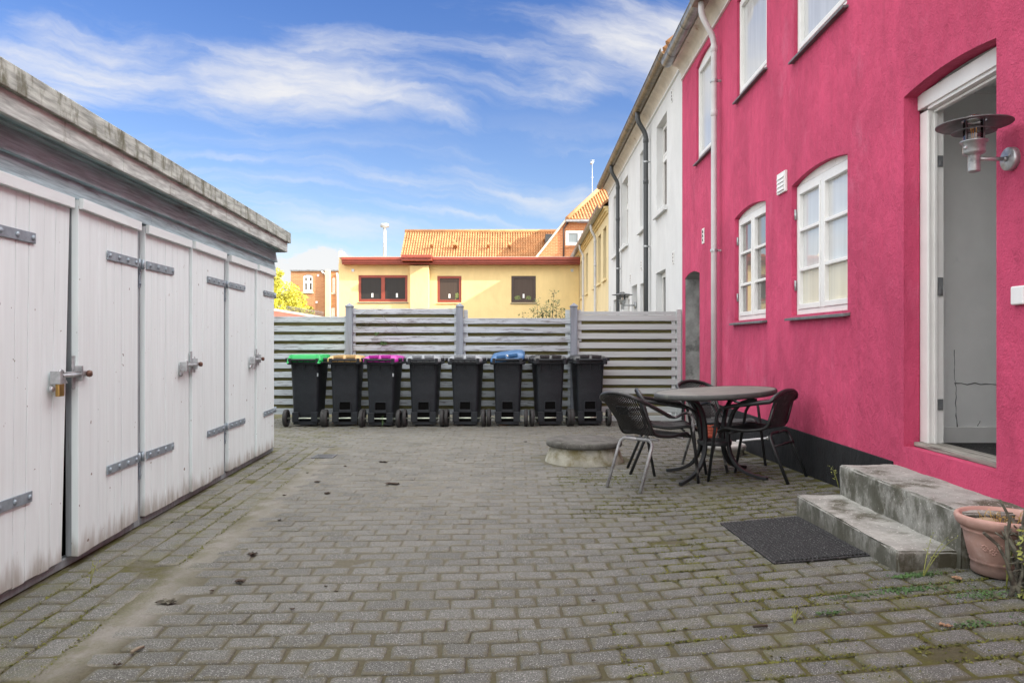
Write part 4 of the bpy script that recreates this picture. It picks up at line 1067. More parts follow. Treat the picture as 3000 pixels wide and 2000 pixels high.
gaps = [(1.44, 3.09, 2.27), (3.19, 4.808, 3.995), (4.905, 6.50, 5.69), (6.615, 8.165, 7.44)]
for k, (a, b, g_) in enumerate(gaps):
    d1, P1 = shed_door(a + .004, g_ - .007, False, -.08 if k == 1 else 0, 0)
    d2, P2 = shed_door(g_ + .007, b - .004, True, .0, .034 if k == 1 else .018)
    knuckle(posts[k][0], posts[k][1], d1)
    if k == 3: knuckle(posts[4][0], posts[4][1], d2)
    if k: latch(g_ - .075, 1.02, d2, P_shed)
for a, b, g_ in gaps: mb = MB(P_shed); mb.box(a + .01, b - .01, -.055, -.012, .0, .048); mb.build('door_sill', M['shed_post'], shed, bevel=.006)
mb = MB(P_shed); mb.box(-1.6, E - .01, -.0895, -.0865, 0, 2.0); mb.build('gap_shade_sheet', M['gap_shade'], shed)  # black sheet painted as the shade behind the door gaps
# padlocks hang from the latches
def padlock(s, z, label, mat, sc=1.0):
    t = thing('padlock', label, 'padlock', P_shed(s, .062, z))
    b_ = MB(P_shed); b_.box(s - .022 * sc, s + .022 * sc, .048, .070, z - .055 * sc, z); b_.build('padlock_body', mat, t, bevel=.004)
    b_ = MB(P_shed); b_.tube([(s - .014 * sc, .059, z)] + [(s - .014 * sc * math.cos(a), .059, z + .03 * sc + .014 * sc * math.sin(a)) for a in [k * math.pi / 8 for k in range(9)]] + [(s + .014 * sc, .059, z)], .0042 * sc, 8); b_.build('shackle', M['galv'], t)
padlock(3.81, .985, 'brass padlock hanging from the latch of the nearest pair of shed doors', M['brass'], 1.15)
padlock(7.255, .985, 'small steel padlock hanging from the latch of the farthest pair of shed doors', M['galv'], .9)

# ------------------------------------------------------------------ slatted fence
FYY = 11.40
fence = thing('slatted_fence', 'flaking blue grey horizontal slat fence with square capped posts behind the bins', 'fence', (-.8, FYY, 0))
random.seed(5)
def fpanel(x0, x1, top, mt, n, cap=False, back='fence_back'):
    m_ = MB(); z = top
    for k in range(n):
        h = .087 + random.uniform(-.003, .003); t = random.uniform(-.004, .004); dz = random.uniform(-.003, .003)
        y0 = FYY - .028 + random.uniform(-.003, .003)
        m_.hexa([(x0, y0, z - h + t), (x1, y0, z - h + dz), (x1, y0 + .021, z - h + dz), (x0, y0 + .021, z - h + t), (x0, y0, z + t), (x1, y0, z + dz), (x1, y0 + .021, z + dz), (x0, y0 + .021, z + t)])
        z -= .1385
        if z < .07: break
    if cap: m_.box(x0, x1, FYY - .012, FYY + .012, top + .004, top + .055)
    p_ = m_.build('fence_panel', M[mt], fence, bevel=.004)
    m_ = MB(); z = top - .071
    for k in range(n):
        h = .092
        m_.box(x0, x1, FYY + .030, FYY + .050, z - h + .01, z + .01); z -= .1385
        if z < .16: break
    m_.build('back_board', M[back], p_)
    for x in (x0 + .02, x1 - .075): m_ = MB(); m_.box(x, x + .055, FYY - .006, FYY + .029, .08, top + .01); m_.build('batten', M[mt], p_)
    return p_
pxs = [-2.46, -.79, .935]
fpanel(-4.4, pxs[0] - .01, 1.575, 'fence_board', 12)
fpanel(pxs[0] + .01, pxs[1] - .01, 1.70, 'fence_board', 13)
fpanel(pxs[1] + .01, pxs[2] - .01, 1.555, 'fence_board', 12)
fpanel(pxs[2] + .01, 2.50, 1.60, 'fence_board_b', 12, True)
for x in pxs:
    m_ = MB(); h = .052; m_.box(x - h, x + h, FYY - .085, FYY + .019, 0, 1.72)
    z = 1.72; hh = .06; yc = FYY - .033
    A_ = [(x - hh, yc - hh, z), (x + hh, yc - hh, z), (x + hh, yc + hh, z), (x - hh, yc + hh, z)]; B_ = [(q[0], q[1], z + .016) for q in A_]
    m_.hexa(A_ + B_)
    for k in range(4): m_.face([B_[k], B_[(k + 1) % 4], (x, yc, z + .065)])
    m_.build('fence_post', M['fence_post'], fence, bevel=.003)
m_ = MB(); m_.box(2.495, 2.56, FYY - .045, FYY + .02, 0, 1.685); m_.build('fence_post', M['fence_board_b'], fence, bevel=.003)
for x0, x1, z in ((pxs[2] - .125, pxs[2] - .056, 1.68), (pxs[2] + .056, pxs[2] + .12, 1.68), (pxs[1] + .056, pxs[1] + .12, 1.68)): m_ = MB(); m_.box(x0, x1, FYY + .0, FYY + .024, 1.2, z); m_.build('upright_board', M['fence_board_b'], fence, bevel=.003)

# shrub and dead climber behind the fence
sh = thing('leafy_shrub', 'small leafed green shrub poking up above the fence beside a post', 'shrub', (.55, 12.1, -.05))
ms, ml = MB(), MB(); random.seed(9)
tops = [(.34, 1.72, .05), (.40, 1.86, 0), (.48, 1.75, .1), (.55, 1.83, 0), (.62, 1.8, .1), (.68, 2.02, 0), (.74, 1.86, .1), (.80, 1.72, 0), (.17, 1.66, 0), (.5, 1.68, .1), (.6, 1.7, -.05), (.86, 1.62, 0)]
for x, z, dy in tops:
    b_ = Vector((.55 + (x - .55) * .4, 12.1, -.05)); e = Vector((x, 12.1 + dy, z))
    m = (b_ + e) / 2 + Vector((random.uniform(-.05, .05), 0, .1)); path = arcpts(b_, m, e, 8)
    ms.tube(path, [.010 - .0009 * k for k in range(9)], 5)
    for k in range(90 if x > .25 else 30):
        t = 1 - random.random() ** 1.5 * .55; j = min(7, int(t * 8)); p = path[j].lerp(path[j + 1], t * 8 - j)
        p = p + Vector((random.gauss(0, .035), random.gauss(0, .035), random.gauss(0, .02)))
        u = Vector((random.gauss(0, 1), random.gauss(0, 1), random.uniform(-.2, 1))).normalized(); w = u.orthogonal().normalized(); L = random.uniform(.014, .026)
        ml.face([p - u * L, p + w * L * .5, p + u * L, p - w * L * .5])
ms.build('stem', M['twig'], sh); ml.build('foliage', M['leaf_green'], sh, recalc=False)
dc = thing('dead_climber', 'dry dead climbing twigs tangled through the slats of the tallest fence panel', 'climber', (-2.1, FYY + .02, 0))
m_, mg = MB(), MB(); random.seed(31)
for k in range(120):
    x = -2.35 + abs(random.gauss(0, .30)); z = random.uniform(.9, 1.66)
    L = random.uniform(.1, .35); a = random.gauss(0, .7); 
    p = [Vector((x + t * L * math.cos(a), FYY + .010 + random.uniform(0, .012), z + t * L * math.sin(a) * .6 + random.uniform(-.015, .015))) for t in (0, .33, .66, 1)]
    m_.tube(p, [.003, .0027, .002, .001], 4)
for k in range(14):
    x = -2.38 + abs(random.gauss(0, .3)); z = random.uniform(1.0, 1.68); a = random.gauss(0, 1.0); L = random.uniform(.15, .45)
    p = [Vector((x + t * L * math.cos(a), FYY - .04 - .02 * math.sin(t * 3.1), z + t * L * math.sin(a) * .5 + random.uniform(-.03, .03))) for t in (0, .25, .5, .75, 1)]
    m_.tube(p, [.0032, .003, .0026, .002, .0014], 4)
m_.build('twigs', M['twig'], dc)
leaf_cloud(mg, (-1.95, FYY - .035, 1.17), (.07, .02, .03), 26, .022); leaf_cloud(mg, (-2.05, FYY - .035, 1.32), (.04, .02, .02), 8, .02)
mg.build('leaves', M['clover'], dc, recalc=False)

# ------------------------------------------------------------------ wheelie bins
def rrect(hx, hy, r, n=4):
    pts = []
    for (cx, cy, a0) in ((hx - r, hy - r, 0), (-hx + r, hy - r, 90), (-hx + r, -hy + r, 180), (hx - r, -hy + r, 270)):
        for k in range(n + 1):
            a = R(a0 + 90 * k / n); pts.append((cx + r * math.cos(a), cy + r * math.sin(a)))
    return pts
def loft(mb, secs, cap=(True, True), smooth=True):
    rings = [[mb.pt(p) for p in s] for s in secs]; n = len(rings[0])
    for a, b in zip(rings, rings[1:]):
        for k in range(n): mb.idx([a[k], a[(k + 1) % n], b[(k + 1) % n], b[k]], smooth)
    if cap[0]: mb.idx(rings[0][::-1])
    if cap[1]: mb.idx(rings[-1])
def make_bin(label, lidmat, rear=True, open_lid=False):
    """origin on the ground; wheel side faces -y when rear"""
    t = thing('wheelie_bin', label, 'bin', (0, 0, 0), 'wheelie bins lined up along the fence')
    b_ = MB()
    def sec(hx, y0, y1, r, z): return [(x * .94, y + (y0 + y1) / 2, z) for x, y in rrect(hx, (y1 - y0) / 2, r)]
    # body tapers downwards; wheel side stays almost upright
    loft(b_, [sec(.175, -.235, .20, .035, .05), sec(.184, -.255, .215, .04, .19), sec(.198, -.272, .27, .045, .55), sec(.215, -.285, .325, .05, .88), sec(.219, -.287, .33, .05, .885)], (True, False))
    loft(b_, [sec(.219, -.287, .33, .05, .873), sec(.262, -.315, .36, .05, .878), sec(.266, -.318, .365, .05, .912), sec(.25, -.305, .345, .05, .922)], (False, True))
    b_.box(-.165, .165, -.262, -.19, .03, .075)
    for q in (-.14, 0, .14): b_.hexa([(q - .004, -.300, .80), (q + .004, -.300, .80), (q + .004, -.28, .80), (q - .004, -.28, .80), (q - .004, -.322, .88), (q + .004, -.322, .88), (q + .004, -.28, .88), (q - .004, -.28, .88)])
    body = b_.build('body', M['bin_black'], t)
    for sx in (-1, 1):
        b_ = MB(); b_.box(min(sx * .085, sx * .178), max(sx * .085, sx * .178), -.285, -.2, .065, .205); b_.build('foot', M['bin_black'], body, bevel=.006)
    if rear:
        b_ = MB(); b_.hexa([(-.075, -.2665, .235), (.075, -.2665, .235), (.075, -.20, .26), (-.075, -.20, .26), (-.068, -.2665, .345), (.068, -.2665, .345), (.068, -.20, .34), (-.068, -.20, .34)])
        b_.build('grip_recess_shade', M['gap_shade'], body)  # solid black block, recess shade put into its colour
        b_ = MB(); b_.box(-.086, -.074, -.276, -.25, .215, .35); b_.box(.074, .086, -.276, -.25, .215, .35); b_.box(-.08, .08, -.276, -.25, .345, .357); b_.box(-.086, .086, -.287, -.25, .20, .24)
        b_.build('recess_lip', M['bin_black'], body, bevel=.004)
        b_ = MB(); b_.box(-.084, .084, -.2695, -.2, .07, .199); b_.build('axle_recess_shade', M['gap_shade'], body)  # solid black block painted as the shade around the axle
    b_ = MB(); b_.tube([(-.26, -.272, .12), (.26, -.272, .12)], .010, 10); b_.build('axle', M['axle'], t)
    for sx in (-1, 1):
        b_ = MB(); x = sx * .262
        b_.lathe([(.082, -.026), (.116, -.026), (.124, -.016), (.124, .016), (.116, .026), (.082, .026)], (x, -.272, .124), 28, axis='X', close=False)
        w = b_.build('wheel', M['rubber'], t)
        b_ = MB(); b_.lathe([(.001, -.012), (.03, -.016), (.082, -.008), (.083, .008), (.03, .016), (.001, .012)], (x, -.272, .124), 20, axis='X', close=False)
        b_.build('wheel_hub', M['bin_black'], w)
    # handle bar
    b_ = MB(); b_.tube([(-.165, -.362, .943), (.165, -.362, .943)], .016, 10)
    for x in (-.19, .19): b_.box(x - .02, x + .02, -.372, -.29, .885, .965)
    for x in (-.09, 0, .09): b_.box(x - .004, x + .004, -.365, -.30, .918, .938)
    b_.build('handle', M['bin_black'], t, bevel=.006)
    for x in (-.255, .255):
        b_ = MB(); b_.tube([(x - .035, -.2, .945), (x + .035, -.2, .945)], .024, 10); b_.build('lid_hinge', M['bin_black'], t)
    # lid: shallow dome with raised rim
    b_ = MB()
    loft(b_, [sec(.257, -.325, .395, .05, .915), sec(.261, -.33, .40, .055, .938), sec(.255, -.305, .375, .06, .966), sec(.225, -.27, .33, .07, .990), sec(.16, -.21, .25, .07, 1.004)], (False, True))
    if not rear:   # older pattern: hinge arms of the lid wrap over the handle side, higher dome
        for sx in (-1, 1): b_.hexa([(sx * .205, -.385, .895), (sx * .232, -.385, .895), (sx * .232, -.31, .905), (sx * .205, -.31, .905), (sx * .165, -.32, 1.015), (sx * .19, -.32, 1.015), (sx * .19, -.24, 1.02), (sx * .165, -.24, 1.02)])
        loft(b_, [sec(.262, -.34, .38, .05, .935), sec(.235, -.325, .35, .06, 1.005), sec(.215, -.30, .32, .06, 1.015)], (False, True))
    else:
        for q in ((-.15, -.02), (.02, .15)): b_.box(q[0], q[1], -.335, -.27, .972, 1.006)
    lid = b_.build('lid', lidmat, t, bevel=.004 if False else 0)
    if open_lid:
        Mx = Matrix.Translation((0, -.2, .965)) @ Matrix.Rotation(R(-7), 4, 'Y') @ Matrix.Rotation(R(5), 4, 'X') @ Matrix.Translation((0, .2, -.945))
        for v in lid.data.vertices: v.co = Mx @ v.co
    return t
bins = [(-2.925, 10.86, 1, 'green', 'black wheelie bin with bright green lid'), (-2.385, 10.88, 5, 'tan', 'black wheelie bin with tan lid'),
        (-1.83, 10.80, -3, 'magenta', 'black wheelie bin with magenta lid'), (-1.25, 10.87, 0, 'grey', 'black wheelie bin with pale grey lid, right beside the magenta lidded one'),
        (-.645, 10.90, -4, 'grey', 'black wheelie bin with pale grey lid, right beside the propped blue lidded one'), (-.055, 10.91, -2, 'blue', 'black wheelie bin with blue lid propped open by rubbish'),
        (.52, 10.93, 5, 'black', 'all black wheelie bin next to the blue lidded one'), (1.10, 10.97, 3, 'black', 'all black wheelie bin ending the row nearest the pink house')]
for x, y, a, c, lab in bins:
    b_ = make_bin(lab, M['lid_' + c], c != 'green', c == 'blue')
    if c in ('green', 'magenta'):
        k_ = MB(); k_.box(.172, .190, -.2815, -.277, .71, .755); k_.build('sticker', M['galv'], b_)
    b_.location = (x, y, gz(x, y)); b_.rotation_euler = (0, 0, R(a))
random.seed(12)
m_ = MB(); 
pr = thing('waste_paper', 'crumpled brown and white waste paper sticking out under the blue bin lid', 'rubbish', (0, 10.7, .96))
for k in range(14):
    x, y, z = -.03 + random.gauss(0, .07), 10.66 + random.uniform(-.05, .12), .955 + random.uniform(0, .05); L = random.uniform(.03, .07)
    a = random.uniform(0, 3); m_.face([(x - L * math.cos(a), y - L * .4, z), (x + L * math.cos(a) * .3, y + L, z + L * .5), (x + L * math.cos(a), y + .02, z + L * .4), (x + .01, y - L, z - .01)])
m_.build('paper', M['paper'], pr)

# ------------------------------------------------------------------ well cover, drain
wl = thing('well_cover', 'round mossy concrete well ring with a dark flat lid left of the chairs', 'well cover', (WELL[0], WELL[1], 0))
m_ = MB(); m_.lathe([(.40, -.05), (.395, .0), (.375, .06), (.352, .12), (.345, .152)], (WELL[0], WELL[1], 0), 48, close=False); m_.build('well_ring', M['concrete_base'], wl)
m_ = MB(); m_.lathe([(.01, .148), (.355, .150), (.378, .156), (.383, .172), (.382, .196), (.374, .208), (.355, .214), (.01, .216)], (WELL[0], WELL[1], 0), 56); m_.build('lid', M['concrete_dark'], wl)
dg = thing('drain_grate', 'small slotted metal drain grate sunk in the paving near the shed end', 'drain', (-1.96, 7.85, 0))
m_ = MB()
m_.box(-2.07, -1.85, 7.73, 7.745, -.004, .006); m_.box(-2.07, -1.85, 7.955, 7.97, -.004, .006); m_.box(-2.07, -2.055, 7.745, 7.955, -.004, .006); m_.box(-1.865, -1.85, 7.745, 7.955, -.004, .006)
for k in range(8): x = -2.045 + k * .0235; m_.box(x, x + .012, 7.745, 7.955, -.004, .004)
m_.build('grate', M['galv_dark'], dg)

# ------------------------------------------------------------------ round table
TC = Vector((1.76, 6.53, 0)); TC.z = gz(TC.x, TC.y)
tb = thing('garden_table', 'round charcoal garden table with four curved legs and a ring between the chairs', 'table', TC)
m_ = MB(); m_.lathe([(.01, .697), (.49, .697), (.514, .702), (.517, .715), (.517, .733), (.510, .741), (.498, .742)], TC, 72, close=False); m_.build('table_edge', M['table_rim'], tb)
m_ = MB(); m_.lathe([(.001, .7405), (.498, .7405)], TC, 72, close=False); m_.lathe([(.001, .695), (.49, .695)], TC, 48, close=False); m_.build('table_top', M['table_top'], tb)
for k in range(4):
    a = R(42 + 90 * k); ca, sa = math.cos(a), math.sin(a)
    prof = [(.40, .690), (.33, .683), (.26, .655), (.19, .58), (.148, .47), (.135, .36), (.142, .27), (.17, .185), (.23, .105), (.32, .055), (.42, .028), (.50, .014)]
    # smooth the profile
    pts = []
    for i in range(len(prof) - 1):
        p0, p1, p2, p3 = prof[max(0, i - 1)], prof[i], prof[i + 1], prof[min(len(prof) - 1, i + 2)]
        for q in (0, .25, .5, .75):
            pts.append(tuple(.5 * (2 * p1[c] + (p2[c] - p0[c]) * q + (2 * p0[c] - 5 * p1[c] + 4 * p2[c] - p3[c]) * q * q + (3 * p1[c] - p0[c] - 3 * p2[c] + p3[c]) * q ** 3) for c in (0, 1)))
    pts.append(prof[-1])
    m_ = MB(); W = .017; Tn = .0135; rings = []
    for i, (r, z) in enumerate(pts):
        n0, n1 = pts[max(0, i - 1)], pts[min(len(pts) - 1, i + 1)]; t = Vector((n1[0] - n0[0], n1[1] - n0[1])).normalized(); nn = Vector((-t.y, t.x))
        ring = []
        for (u, w) in ((-1, -1), (1, -1), (1, 1), (-1, 1)):
            rr, zz = r + nn.x * Tn * u, z + nn.y * Tn * u
            if zz < .0: zz = 0
            xx, yy = TC.x + rr * ca - W * w * sa, TC.y + rr * sa + W * w * ca
            ring.append(m_.pt((xx, yy, TC.z + zz + (gz(xx, yy) - TC.z) * max(0, 1 - zz / .5))))
        rings.append(ring)
    for r0, r1 in zip(rings, rings[1:]):
        for j in range(4): m_.idx([r0[j], r0[(j + 1) % 4], r1[(j + 1) % 4], r1[j]])
    m_.idx(rings[0][::-1]); m_.idx(rings[-1]); m_.build('table_leg', M['tube_black'], tb, bevel=.004)
m_ = MB(); m_.lathe([(.118, .285), (.146, .285), (.146, .322), (.118, .322), (.118, .285)], TC, 40, close=False); m_.build('brace_ring', M['tube_black'], tb, bevel=.003)
# the top leans a little with the sloping yard
for o_ in kids(tb):
    if o_.name.startswith(('table_edge', 'table_top')):
        for v in o_.data.vertices: v.co.z += .055 * v.co.x + .01

# ------------------------------------------------------------------ rattan chairs
def make_chair(label, loc, face, leg_mat, arm_mat, straight=False, patch=False, bare=0):
    """front of the chair is +y locally"""
    t = thing('rattan_chair', label, 'chair', (0, 0, 0), 'bistro chairs round the garden table')
    RT = .0125; rec = .05 if straight else .15
    # arm tube: front foot - arm - back arch - arm - front foot
    def side(sx):
        if straight: return [(sx * .235, .335, 0), (sx * .262, .235, .60), (sx * .228, -.205, .665)]
        return [(sx * .235, .335, 0), (sx * .268, .205, .60), (sx * .268, .10, .615), (sx * .272, -.03, .575), (sx * .228, -.285, .70)]
    L = round_path(side(-1) , .09, 6); Rr = round_path(side(1), .09, 6)
    e = L[-1]
    arch = [Vector((-math.cos(a) * .226, e.y - rec * math.sin(a) ** .7, e.z + .085 * math.sin(a))) for a in [math.pi * k / 16 for k in range(1, 16)]]
    path = L + arch + Rr[::-1]
    def ground(p): return p
    m_ = MB(); m_.tube(path, RT, 10); fr = m_.build('arm_frame', arm_mat, t)
    # wrapped back arch (thicker, rattan)
    m_ = MB(); top = [L[-3], L[-2], L[-1]] + arch + [Rr[-1], Rr[-2], Rr[-3]]; m_.tube(top, .0165, 10); m_.build('back_rail', M['rattan'], t)
    # seat frame
    zs = .43
    def seat_edge(sx): return round_path([(sx * .160, -.215 if straight else -.290, .655 if straight else .715), (sx * .170, -.155, zs + .01), (sx * .205, .02, zs - .012), (sx * .215, .20, zs + .01), (sx * .20, .262, zs - .03)], .06, 5)
    m_ = MB()
    for sx in (-1, 1): m_.tube(seat_edge(sx), .0145, 10)
    m_.tube([(-.20, .262, zs - .03), (.20, .262, zs - .03)], .012, 8); m_.build('seat_frame', M['rattan'], t)
    # rear legs: inverted U under the seat, one leg each
    for sx in (-1, 1):
        m_ = MB(); m_.tube(round_path([(0, -.165, zs - .032), (sx * .175, -.165, zs - .032), (sx * .178, -.330, 0)], .07, 6), RT + .001, 10); m_.build('rear_leg', leg_mat, t)
    m_ = MB(); m_.tube([(-.235, .14, zs - .03), (.235, .14, zs - .03)], .009, 8); m_.build('seat_bar', leg_mat, t); m_ = MB(); m_.tube([(-.18, -.215, .30), (.18, -.215, .30)] if straight else [(-.17, -.1, zs - .03), (.17, -.1, zs - .03)], .0105, 8); m_.build('stretcher', leg_mat, t)
    # woven back: close upright canes, a few threads across
    def back(u, v):   # u -1..1 across, v 0 (seat) .. 1 (arch)
        hw = .148 + .040 * v
        x = u * hw; top_z = e.z + .085 * math.sqrt(max(0, 1 - (u * .86) ** 2)) - .004
        zb = zs + .015; z = zb + (top_z - zb) * v
        yt = e.y - rec * (1 - (u * .86) ** 2) ** .35 ; yb = -.155 - .012 * (1 - u * u)
        y = yb + (yt - yb) * v - .035 * math.sin(math.pi * v) * (1 - .4 * u * u) * -.4 - .02 * (1 - u * u)
        return Vector((x, y, z))
    m_ = MB(); n = 23
    for k in range(n):
        u = -1 + 2 * k / (n - 1); m_.tube([back(u, v / 8) for v in range(9)], .0053, 5, cap=False)
    for v in (.03, .06, .93, .96): m_.tube([back(-1 + 2 * k / 16, v) + Vector((0, -.004, 0)) for k in range(17)], .0028, 4, cap=False)
    for v in range(12):
        vv = .12 + .07 * v; m_.tube([back(-1 + 2 * k / 24, vv) + Vector((0, .0045 * (1 if (k + v) % 2 else -1), 0)) for k in range(25)], .0017, 4, cap=False)
    if patch:
        for q in range(6):
            vv = .50 + .035 * q; w = .42 * math.sqrt(1 - ((q - 2.5) / 3.4) ** 2)
            m_.tube([back(-w + 2 * w * k / 12, vv) + Vector((0, .010 * (1 if (k + q) % 2 else -1) - .002, 0)) for k in range(13)], .0066, 5)
    m_.build('backrest', M['rattan'], t)
    # woven seat: canes front to back, dished
    def seat(u, v):
        hw = .165 + .045 * min(1, v * 1.6); y = -.155 + .41 * v
        z = zs + .010 - .022 * math.sin(math.pi * min(1, v * .95)) * (1 - .5 * u * u) - (.045 * max(0, (v - .9) / .1) ** 1.5)
        return Vector((u * hw, y, z))
    m_ = MB(); n = 27
    for k in range(n):
        u = -1 + 2 * k / (n - 1); m_.tube([seat(u, v / 10) for v in range(11)], .0050, 5, cap=False)
    for v in range(11):
        vv = .05 + .09 * v; m_.tube([seat(-1 + 2 * k / 26, vv) + Vector((0, 0, .0042 * (1 if (k + v) % 2 else -1))) for k in range(27)], .0018, 4, cap=False)
    m_.build('seat', M['rattan'], t)
    # feet follow the sloping paving: shear every part
    ca, sa = math.cos(R(face)), math.sin(R(face))
    t.location = (loc[0], loc[1], gz(*loc)); t.rotation_euler = (0, 0, R(face))
    for o_ in kids(t):
        for v in o_.data.vertices:
            wx = loc[0] + v.co.x * ca - v.co.y * sa; wy = loc[1] + v.co.x * sa + v.co.y * ca
            v.co.z += (gz(wx, wy) - t.location.z) * max(0.0, 1 - v.co.z / .75)
    return t
make_chair('rattan chair with bare chalky grey legs and frayed back, nearest the well cover', (1.15, 6.25), -51, M['tube_bare'], M['tube_mixed'], False, True)
make_chair('black rattan chair half hidden between the table and the frayed grey legged chair', (1.41, 6.92), -95, M['tube_black'], M['tube_black'], True)
make_chair('rattan chair with peeling pale arch behind the table, in front of the downpipe', (1.97, 7.10), -152, M['tube_bare'], M['tube_mixed'], False)
make_chair('black rattan chair with straight sloping arms, its back against the pink wall', (2.06, 6.27), 46, M['tube_black'], M['tube_black'], True)
# ------------------------------------------------------------------ steps, mat, pots and small things
st = thing('concrete_steps', 'two weathered concrete steps with dark mossy edges below the open doorway', 'steps', (pinkX(4.1) - .3, 4.1, 0))
def rough_block(P, s0, s1, d0, d1, z0, z1, seed):
    def ax(p, q, n, lo, hi):
        t = [p + (q - p) * k / n for k in range(n + 1)]
        return sorted(set(t + ([p + .010] if lo else []) + ([q - .010] if hi else [])))
    S_, D_, Z_ = ax(s0, s1, 40, 1, 1), ax(d0, d1, 10, 0, 1), ax(z0, z1, 8, 0, 1)
    m_ = MB(P); ns, nd, nz = len(S_) - 1, len(D_) - 1, len(Z_) - 1
    def p(i, j, k):
        s, d, z = S_[i], D_[j], Z_[k]
        w = mnoise.noise((s * 4 + seed, d * 4, z * 4)) * .008 + mnoise.noise((s * 16 + seed, d * 16, z * 16)) * .004
        ed = (i in (0, ns)) + (j == nd) + (k == nz); ch = .006 + .012 * max(0, mnoise.noise((s * 7, d * 7, z * 7 + seed)))
        if ed >= 2:
            s += (ch if i == 0 else -ch if i == ns else 0); d -= ch if j == nd else 0; z -= ch if k == nz else 0
        return (s + (w if i in (0, ns) else 0), d + (w if j == nd else 0), z + (w if k == nz else 0))
    idc = {}
    def I(i, j, k):
        if (i, j, k) not in idc: idc[(i, j, k)] = m_.pt(p(i, j, k))
        return idc[(i, j, k)]
    for i in range(ns):
        for j in range(nd): m_.idx([I(i, j, nz), I(i + 1, j, nz), I(i + 1, j + 1, nz), I(i, j + 1, nz)], True)
        for k in range(nz): m_.idx([I(i, nd, k), I(i + 1, nd, k), I(i + 1, nd, k + 1), I(i, nd, k + 1)], True)
    for i in (0, ns):
        for j in range(nd):
            for k in range(nz): m_.idx([I(i, j, k), I(i, j + 1, k), I(i, j + 1, k + 1), I(i, j, k + 1)], True)
    return m_
for nm, a in (('lower_step', (3.50, 4.80, .30, .635, -.05, .222, 1)), ('upper_step', (3.46, 4.83, -.008, .352, -.05, .412, 2))):
    o_ = rough_block(P_pink, *a).build('step', M['concrete'], st)
    o_.modifiers.new('edge', 'EDGE_SPLIT').split_angle = R(50)
dm = thing('doormat', 'black ribbed rubber doormat lying on the paving before the steps', 'doormat', (1.57, 4.28, gz(1.57, 4.28)))
m_ = MB(); X0_, X1_, Y0_, Y1_ = 1.335, 1.800, 3.80, 4.745; n = 22; per = 4; ny_ = 10
def mp(x, y, h): return (x, y, gz(x, y) + .004 + h)
rows = []
N_ = n * per
for j in range(ny_ + 1):
    y = Y0_ + (Y1_ - Y0_) * j / ny_
    rows.append([m_.pt(mp(X0_ + (X1_ - X0_) * i / N_ + .02 * (.5 - j / ny_) * 0, y,   .006 + (.0065 if i % per in (1, 2) else 0))) for i in range(N_ + 1)])
for a_, b_ in zip(rows, rows[1:]):
    for i in range(N_): m_.idx([a_[i], a_[i + 1], b_[i + 1], b_[i]])
for (x0, x1, y0, y1) in ((X0_ - .015, X0_, Y0_ - .015, Y1_ + .015), (X1_, X1_ + .015, Y0_ - .015, Y1_ + .015), (X0_, X1_, Y0_ - .015, Y0_), (X0_, X1_, Y1_, Y1_ + .015)):
    m_.hexa([mp(x0, y0, 0), mp(x1, y0, 0), mp(x1, y1, 0), mp(x0, y1, 0), mp(x0, y0, .006), mp(x1, y0, .006), mp(x1, y1, .006), mp(x0, y1, .006)])
m_.build('mat', M['mat'], dm)

# big clay pot
PC = Vector((2.195, 3.36, 0)); PC.z = gz(PC.x, PC.y)
pot = thing('flower_pot', 'bleached terracotta flower pot with flower reliefs beside the concrete steps', 'pot', PC)
m_ = MB(); m_.lathe([(.01, .002), (.118, .0), (.124, .006), (.125, .03), (.122, .046), (.128, .052), (.130, .060), (.1295, .068), (.134, .074), (.150, .150), (.156, .185), (.162, .190), (.163, .196), (.160, .204), (.172, .210), (.184, .222), (.190, .244), (.187, .256), (.178, .261), (.168, .257), (.160, .240), (.156, .215)], PC, 56, close=False)
body = m_.build('pot_body', M['terracotta'], pot)
m_ = MB()   # raised flowers
def onpot(a, z, out=.0):
    r = .134 + (.156 - .134) * (z - .074) / (.185 - .074) + out
    return Vector((PC.x + r * math.cos(a), PC.y + r * math.sin(a), PC.z + z))
random.seed(4)
for a, z, n, pr_ in ((R(-128), .142, 9, .013), (R(-137), .118, 7, .012), (R(-113), .110, 8, .012), (R(-95), .122, 8, .015), (R(-75), .130, 9, .013), (R(-150), .130, 8, .012), (R(-58), .115, 7, .012)):
    c_ = onpot(a, z)
    for k in range(n + 1):
        q = k * 6.283 / n; rr = pr_ if k < n else 0
        ctr = onpot(a + rr * math.cos(q) / .15, z + rr * math.sin(q), -.001)
        m_.lathe([(.0055, -.004), (.0052, .001), (.003, .004), (.0005, .005)], tuple(ctr), 8, axis='Z') if False else None
        sp = 5; ring0 = []
        nn = (ctr - Vector((PC.x, PC.y, ctr.z))).normalized(); tt = Vector((-nn.y, nn.x, 0)); zz = Vector((0, 0, 1))
        rings = []
        for (r_, h_) in ((.0055, 0), (.0045, .003), (.0005, .0045)):
            rings.append([m_.pt(ctr + nn * h_ + (tt * math.cos(w) * r_ + zz * math.sin(w) * r_ * 1.2)) for w in [i * 6.283 / 8 for i in range(8)]])
        for r0, r1 in zip(rings, rings[1:]):
            for i in range(8): m_.idx([r0[i], r0[(i + 1) % 8], r1[(i + 1) % 8], r1[i]], True)
m_.build('flower_relief', M['terracotta'], body)
m_ = MB()
ring = []
for r in (.0, .05, .10, .158):
    ring.append([m_.pt((PC.x + r * math.cos(k * .314), PC.y + r * math.sin(k * .314), PC.z + .212 + .012 * mnoise.noise((r * 30, k * 2.0, 3)))) for k in range(20)])
for a_, b_ in zip(ring, ring[1:]):
    for k in range(20): m_.idx([a_[k], a_[(k + 1) % 20], b_[(k + 1) % 20], b_[k]], True)
soil = m_.build('soil', M['soil'], pot)
